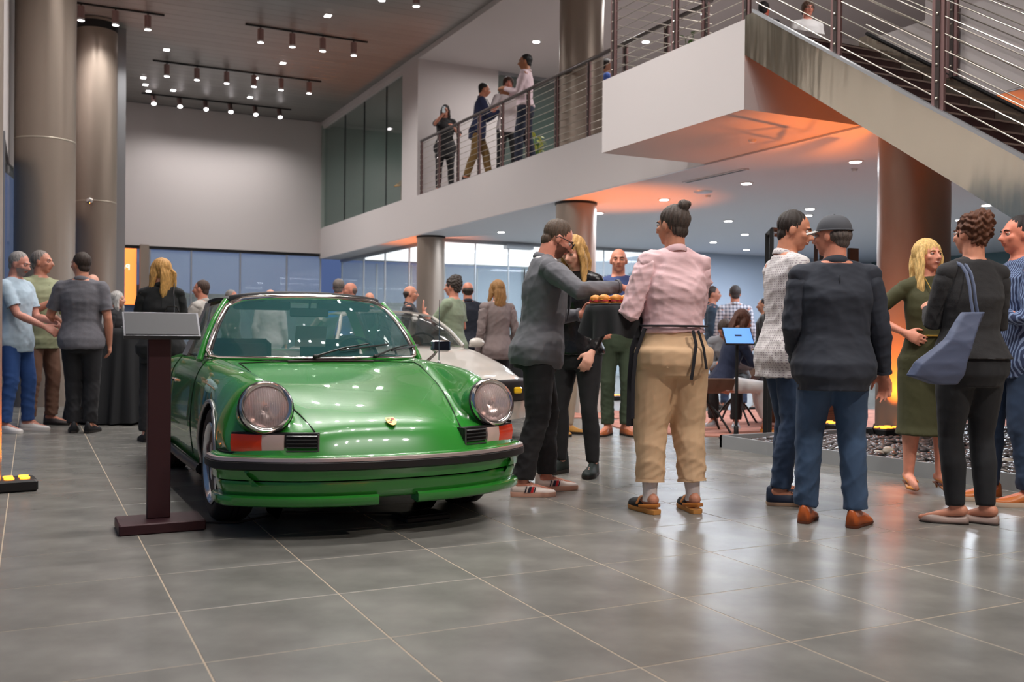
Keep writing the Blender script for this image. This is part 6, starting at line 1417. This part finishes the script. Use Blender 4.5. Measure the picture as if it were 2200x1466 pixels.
bC = person(8.5, 17.45, ZB, 2.1, 198, 'young man with mop hair in white and navy polo, middle of the balcony group', hair='mop', hc=(66, 42, 34), sk=(206, 132, 116), hands=((-.26, .30, 1.50), (.22, .30, 1.48)), hgrip=('grip', 'rel'), top=('polo', C_('white_polo', (200, 190, 192), .8)), bot=('jeans', BLK))
bD = person(8.05, 15.8, ZB, 2.08, 308, 'dark-haired man in pale pink shirt at the balcony rail, rightmost of its group', hair='short', hc=(22, 20, 20), sk=(160, 104, 72), hands=((-.10, .36, 1.44), (.12, .34, 1.40)), feet=((-.10, .10), (.10, -.14)), top=('shirt', C_('pale_pink_shirt', (206, 184, 190), .75), dict(hem=.53)), bot=('slack', C_('navy_trousers', (26, 32, 52), .8)))
person(8.95, 14.45, ZB, 1.78, 120, 'person in bright blue shirt half hidden by the pothos plant behind the landing', hair='short', hc=(40, 34, 32), sk=OLV, top=('polo', C_('azure', (70, 104, 190), .8)), bot=('slack', C_('cream_trousers', (206, 200, 190), .8)))
person(9.41, 10.96, ZB, 1.79, 60, 'dark-haired person with red headband visible above the landing edge', hair='short', hc=(26, 22, 24), sk=(190, 96, 76), top=('tee', BLK), bot=('jeans', BLK))
person(9.69, 10.38, ZB, 1.66, 200, 'young man with spectacles, only his head above the steps', hair='mop', hc=(84, 58, 44), sk=(200, 128, 108), specs=True, top=('tee', WHITEC), bot=('jeans', BLK), res='mid')

# ------------------------------------------------------------------ accessories worn (parts) and things held
def cap_on(p, col, bc):
    Hd, hs, Rh = p['Hd'], p['hs'], p['Rh']; m = MB(); P = []
    for i in range(13):
        a = math.pi / 2 * (1 - i / 12); row = []
        for j in range(33):
            b = 2 * math.pi * j / 32; r_ = math.cos(a) ** .8
            row.append(Hd(.0835 * r_ * math.sin(b), -.016 + .1000 * r_ * math.cos(b), .030 + .092 * math.sin(a)))
        P.append(row)
    c = MB().grid(P).build('cap', fabric('cap_charcoal', col, .8), p['root'], smooth=180)
    P = []
    for i in range(7):
        f = i / 6; row = []
        for j in range(13):
            g_ = (j - 6) / 6; row.append(Hd(.072 * g_ * (1 - .22 * f * f), .068 - .035 * g_ * g_ * (1 - f) + .078 * f * (1 - .35 * g_ * g_), .040 - .014 * f - .016 * g_ * g_))
        P.append(row)
    mm = MB(); mm.sheet(P, .004); mm.build('brim', fabric('cap_brim', bc, .8), c, smooth=180)
    MB().ell(Hd(0, -.016, .123), (.006, .006, .004), 8, 5).build('button', fabric('cap_charcoal', col), c)
    MB().tube([Hd(.086 * math.sin(b), -.016 + .1025 * math.cos(b), .032) for b in np.linspace(0, 2 * math.pi, 33)], .004, 6).build('band', fabric('cap_charcoal', col), c)
cap_on(F_, (70, 72, 78), (176, 172, 168))
# apron strings of the waitress
for pts in (((-.04, -.02, .60), (-.045, -.12, .595), (-.05, -.15, .50), (-.06, -.15, .44)), ((.05, -.10, .60), (.06, -.16, .53), (.065, -.165, .46))):
    pass
H1 = D['H']
def ap(pts, w_=.012): MB().tube([Vector(p) for p in pts], [(w_, .004)] * len(pts), 6, up=(0, 1, 0)).build('apron_string', mat('string_black', srgb(28, 28, 34), .8), D['root'], smooth=60)
ap([(.035, -.185, 1.06), (.045, -.205, .98), (.030, -.21, .88), (.020, -.20, .78)], .010); ap([(.07, -.18, 1.06), (.095, -.20, .96), (.115, -.20, .84)], .008)
ap([(-.20, .02, 1.08), (-.245, .01, .95), (-.25, .03, .78), (-.245, .05, .50)], .022)
ap([(-.20, -.05, 1.07), (-.255, -.05, .92), (-.262, -.03, .75), (-.258, -.02, .55)], .012)
MB().tube([Vector(((.200) * math.cos(a), .150 * math.sin(a) - .005, 1.085)) for a in np.linspace(0, 2 * math.pi, 33)], [(.006, .012)] * 33, 6).build('apron_band', mat('string_black', (0, 0, 0)), D['root'], smooth=60)
for (a, b, c, to) in D['legs']: MB().tube([c.lerp(b, .22), c.lerp(b, .05), c + Vector((0, 0, -.03))], [.026 * 1.8, .0225 * 1.8, .024 * 1.8], 14).build('sock', mat('sock_white', srgb(216, 208, 206), .9, bump=(200, .4, .001, (1, 1, 1))), D['root'], smooth=60)
# gold belt on the green dress, necklace
MB().tube([Vector((.148 * math.cos(a), .105 * math.sin(a) + .004, 1.045)) for a in np.linspace(0, 2 * math.pi, 33)], [(.006, .017)] * 33, 6).build('belt', mat('gold_belt', srgb(190, 150, 70), .35, .5), G['root'], smooth=60)
MB().tube([G['T']((x_, y_, z_)) for x_, y_, z_ in ((-.05, .06, 1.44), (-.02, .115, 1.34), (.0, .13, 1.28), (.02, .115, 1.34), (.05, .06, 1.44))], .003, 6).build('necklace', mat('gold_belt', (1, 1, 1)), G['root'])
for p_ in (G,):
    for (a, b, c, to) in p_['legs']:
        fd = Vector((math.sin(to), math.cos(to), 0)); sd = Vector((fd.y, -fd.x, 0)); MB().tube([c + fd * .10 - sd * .034 + Vector((0, 0, -.045)), c - sd * .036 + Vector((0, 0, -.03)), c - fd * .045 + Vector((0, 0, -.01)), c + sd * .036 + Vector((0, 0, -.03)), c + fd * .10 + sd * .034 + Vector((0, 0, -.045))], [(.003, .006)] * 5, 6, up=(0, 0, 1)).build('slingback_strap', mat('shoe_196_128_52', (1, 1, 1)), p_['root'], smooth=60)
# crossbody strap on the blonde woman at the kiosk, sunglasses strap
MB().tube([O_['T'](O_['S'](.03, .06, .83)), O_['T'](O_['S'](.065, -.03, .855)), O_['T'](O_['S'](.06, -.085, .80)), O_['T'](O_['S'](.065, -.09, .70))], [(.012, .004)] * 4, 6).build('strap', mat('strap_grey', srgb(84, 84, 88), .5), O_['root'])
t = tag(empty('handbag', world(O_, (.09, -.19, 1.12))), 'small black handbag hanging on the back of the long-haired blonde woman', 'bag'); t.rotation_euler = O_['root'].rotation_euler
MB().bevbox((-.11, -.04, -.06), (.11, .03, .06), .02).build('body', LEATHER, t, smooth=60); MB().tube([(-.07, 0, .06), (-.04, 0, .13), (.04, 0, .13), (.07, 0, .06)], .006, 6).build('strap', LEATHER, t)
# tote bag
tb2 = tag(empty('tote_bag', (4.55, 3.72, 0)), 'slate blue tote bag hanging from the shoulder of the woman in black knit', 'bag')
TOT = fabric('tote_blue', (74, 84, 110), .6, 160, .2); o = Vector((4.55, 3.72, 0))
def TV(x, y, z): return Vector((x, y, z)) - o
P0_, P1_ = (4.36, 3.64), (4.64, 3.50)
rings = []
for z, (xa, ya), (xb, yb), th in ((.785, (4.24, 3.60), (4.37, 3.54), .03), (.83, (4.12, 3.66), (4.40, 3.53), .05), (.90, (4.16, 3.64), (4.41, 3.52), .055), (1.02, (4.29, 3.57), (4.44, 3.50), .045), (1.17, (4.38, 3.54), (4.50, 3.48), .02)):
    a = Vector((xa, ya, z)); b = Vector((xb, yb, z)); d = (b - a).normalized(); n_ = Vector((-d.y, d.x, 0)) * th
    rings.append([p - o for p in (a, a + n_ + d * .02, b + n_ - d * .02, b, b - n_ - d * .02, a - n_ + d * .02)])
bmesh_b = MB().rings(rings); me = vox(bmesh_b, .008, 2, 'bag'); wrinkle(me, .008, 14, 5); me.materials.append(TOT); smooth_all(me); inst('bag_body', me, tb2)
for dx in (-.0, .035):
    MB().tube([TV(4.44 + dx, 3.505, 1.15), TV(4.45 + dx, 3.53, 1.23), TV(4.475 + dx, 3.56, 1.31), TV(4.50 + dx, 3.60, 1.38), TV(4.525 + dx, 3.65, 1.425), TV(4.545 + dx, 3.71, 1.448), TV(4.55 + dx, 3.78, 1.43), TV(4.55 + dx, 3.83, 1.37), TV(4.55 + dx, 3.84, 1.30)], [(.010, .003)] * 9, 8, up=(1, 0, 0)).build('handle', TOT, tb2, smooth=60)
# serving tray with cloth and sliders
TX, TY, TZ = 3.11, 4.91, 1.195
tr = tag(empty('serving_tray', (TX, TY, TZ)), 'round black serving tray held by the woman in pink shirt', 'tray'); MB().lathe([(.001, 0), (.155, 0), (.165, .008), (.165, .014), (.15, .010), (.001, .008)], n=36).build('tray', M_black, tr, smooth=40)
P = []
for i in range(13):
    f = i / 12; row = []
    for j in range(73):
        a = 2 * math.pi * j / 72; drop = 0; hang = .26 + .10 * math.sin(a * 1 + 3.9) + .04 * math.sin(a * 4 + 1)
        if f < .45: r_ = .17 * f / .45; z = .0165
        else: q = (f - .45) / .55; r_ = .17 + .02 * q + .022 * q * math.sin(a * 9 + 1) + .012 * q * math.sin(a * 5); z = .0165 - hang * .55 * q
        row.append((TX + r_ * math.cos(a), TY + r_ * math.sin(a), TZ + z))
    P.append(row)
m = MB(); m.grid(P); o2 = m.build('tray_cloth', M_cloth, smooth=180); tag(o2, 'black napkin cloth draped over the serving tray under the sliders', 'cloth')
BUN = mat('bun_crust', srgb(222, 146, 62), .45, noise=(14, .25, (1, 1, 1)), coat=.2); FILL = mat('slider_filling', srgb(190, 60, 60), .6); CHZ = mat('cheese', srgb(236, 196, 96), .5)
r = random.Random(4); sl = None
for k, (dx, dy) in enumerate(((-.10, -.04), (-.045, -.085), (.02, -.09), (.085, -.055), (-.06, .01), (.01, -.02), (.07, .02), (-.02, .07), (.05, .09), (-.09, .07))):
    t = tag(empty('slider', (TX + dx, TY + dy, TZ + .018), r.uniform(0, 6)), 'golden bun slider on the black serving tray', 'sandwich', 'sliders on the tray')
    if sl is None:
        bt = MB().lathe([(.001, 0), (.030, 0), (.034, .006), (.032, .013), (.001, .014)], n=18).mesh('bun_base', BUN, 60)
        tp_ = MB().lathe([(.001, .022), (.033, .022), (.036, .030), (.030, .044), (.016, .053), (.001, .056)], n=18).mesh('bun_top', BUN, 60)
        fl = MB().rings([[((.036 + .004 * math.sin(q * 5)) * math.cos(q), (.036 + .004 * math.sin(q * 5)) * math.sin(q), z) for q in np.linspace(0, 6.28, 25)[:-1]] for z in (.013, .023)]).mesh('filling', FILL, 60)
        ch = MB().box((0, 0, .0225), (.06, .06, .003)).mesh('cheese', CHZ); sl = 1
    for nm, me in (('bun_base', bt), ('bun_top', tp_), ('filling', fl), ('cheese', ch)): inst(nm, me, t)
# glasses in hands
a = world(A, A['arms'][0][2]); gl = tumbler(a.x + .095, a.y - .04, a.z - .02, 'tumbler of bright red drink in the left hand of the grey blazer man', mat('red_drink2', srgb(238, 60, 24), .15, alpha=.95), .034, .10)
a = world(G, G['arms'][0][2]); wineglass(a.x - .05, a.y - .05, a.z - .11, 'stemmed wine glass of amber drink held by the blonde woman in green', M_amber, 1.05)
# phone and drinks on the balcony
a = world(bA, bA['arms'][1][2]); t = tag(empty('phone', (a.x - .02, a.y - .06, a.z + .07)), 'phone held up by the woman in black on the balcony', 'phone'); MB().bevbox((-.04, -.005, -.07), (.04, .005, .07), .003).build('body', mat('phone_silver', srgb(150, 156, 160), .3, .4), t); MB().bevbox((-.03, -.008, .03), (-.005, -.005, .06), .001).build('camera', M_black, t)
def can_(p, side, col, lab):
    a = world(p, p['arms'][side][2]); t = tag(empty('drink_can', (a.x + .03, a.y - .07, a.z - .03)), lab, 'can'); MB().lathe([(.02, 0), (.033, .008), (.033, .11), (.026, .122)], n=20).build('body', mat('can_%d' % col[0], srgb(*col), .25, .6), t, smooth=40); MB().lathe([(.001, .121), (.026, .122), (.027, .126)], n=20).build('lid', CHROME, t)
can_(bB, 1, (210, 24, 30), 'red drink can held by the man in navy and white jacket'); can_(bC, 0, (28, 140, 70), 'green drink can held by the young man with mop hair')
a = world(Z_, Z_['arms'][0][2]); t = tag(empty('pastry', (a.x, a.y, a.z)), 'golden pastry in the hands of the seated guests', 'food'); MB().ell((0, 0, 0), (.04, .03, .02), 12, 8).build('body', BUN, t, smooth=180)
# ring on the blonde woman's hand
a = B['arms'][0][2]; MB().tube([a + Vector((.012 * math.cos(q), .012 * math.sin(q), -.10)) for q in np.linspace(0, 6.28, 13)], .002, 5).build('ring', CHROME, B['root'])
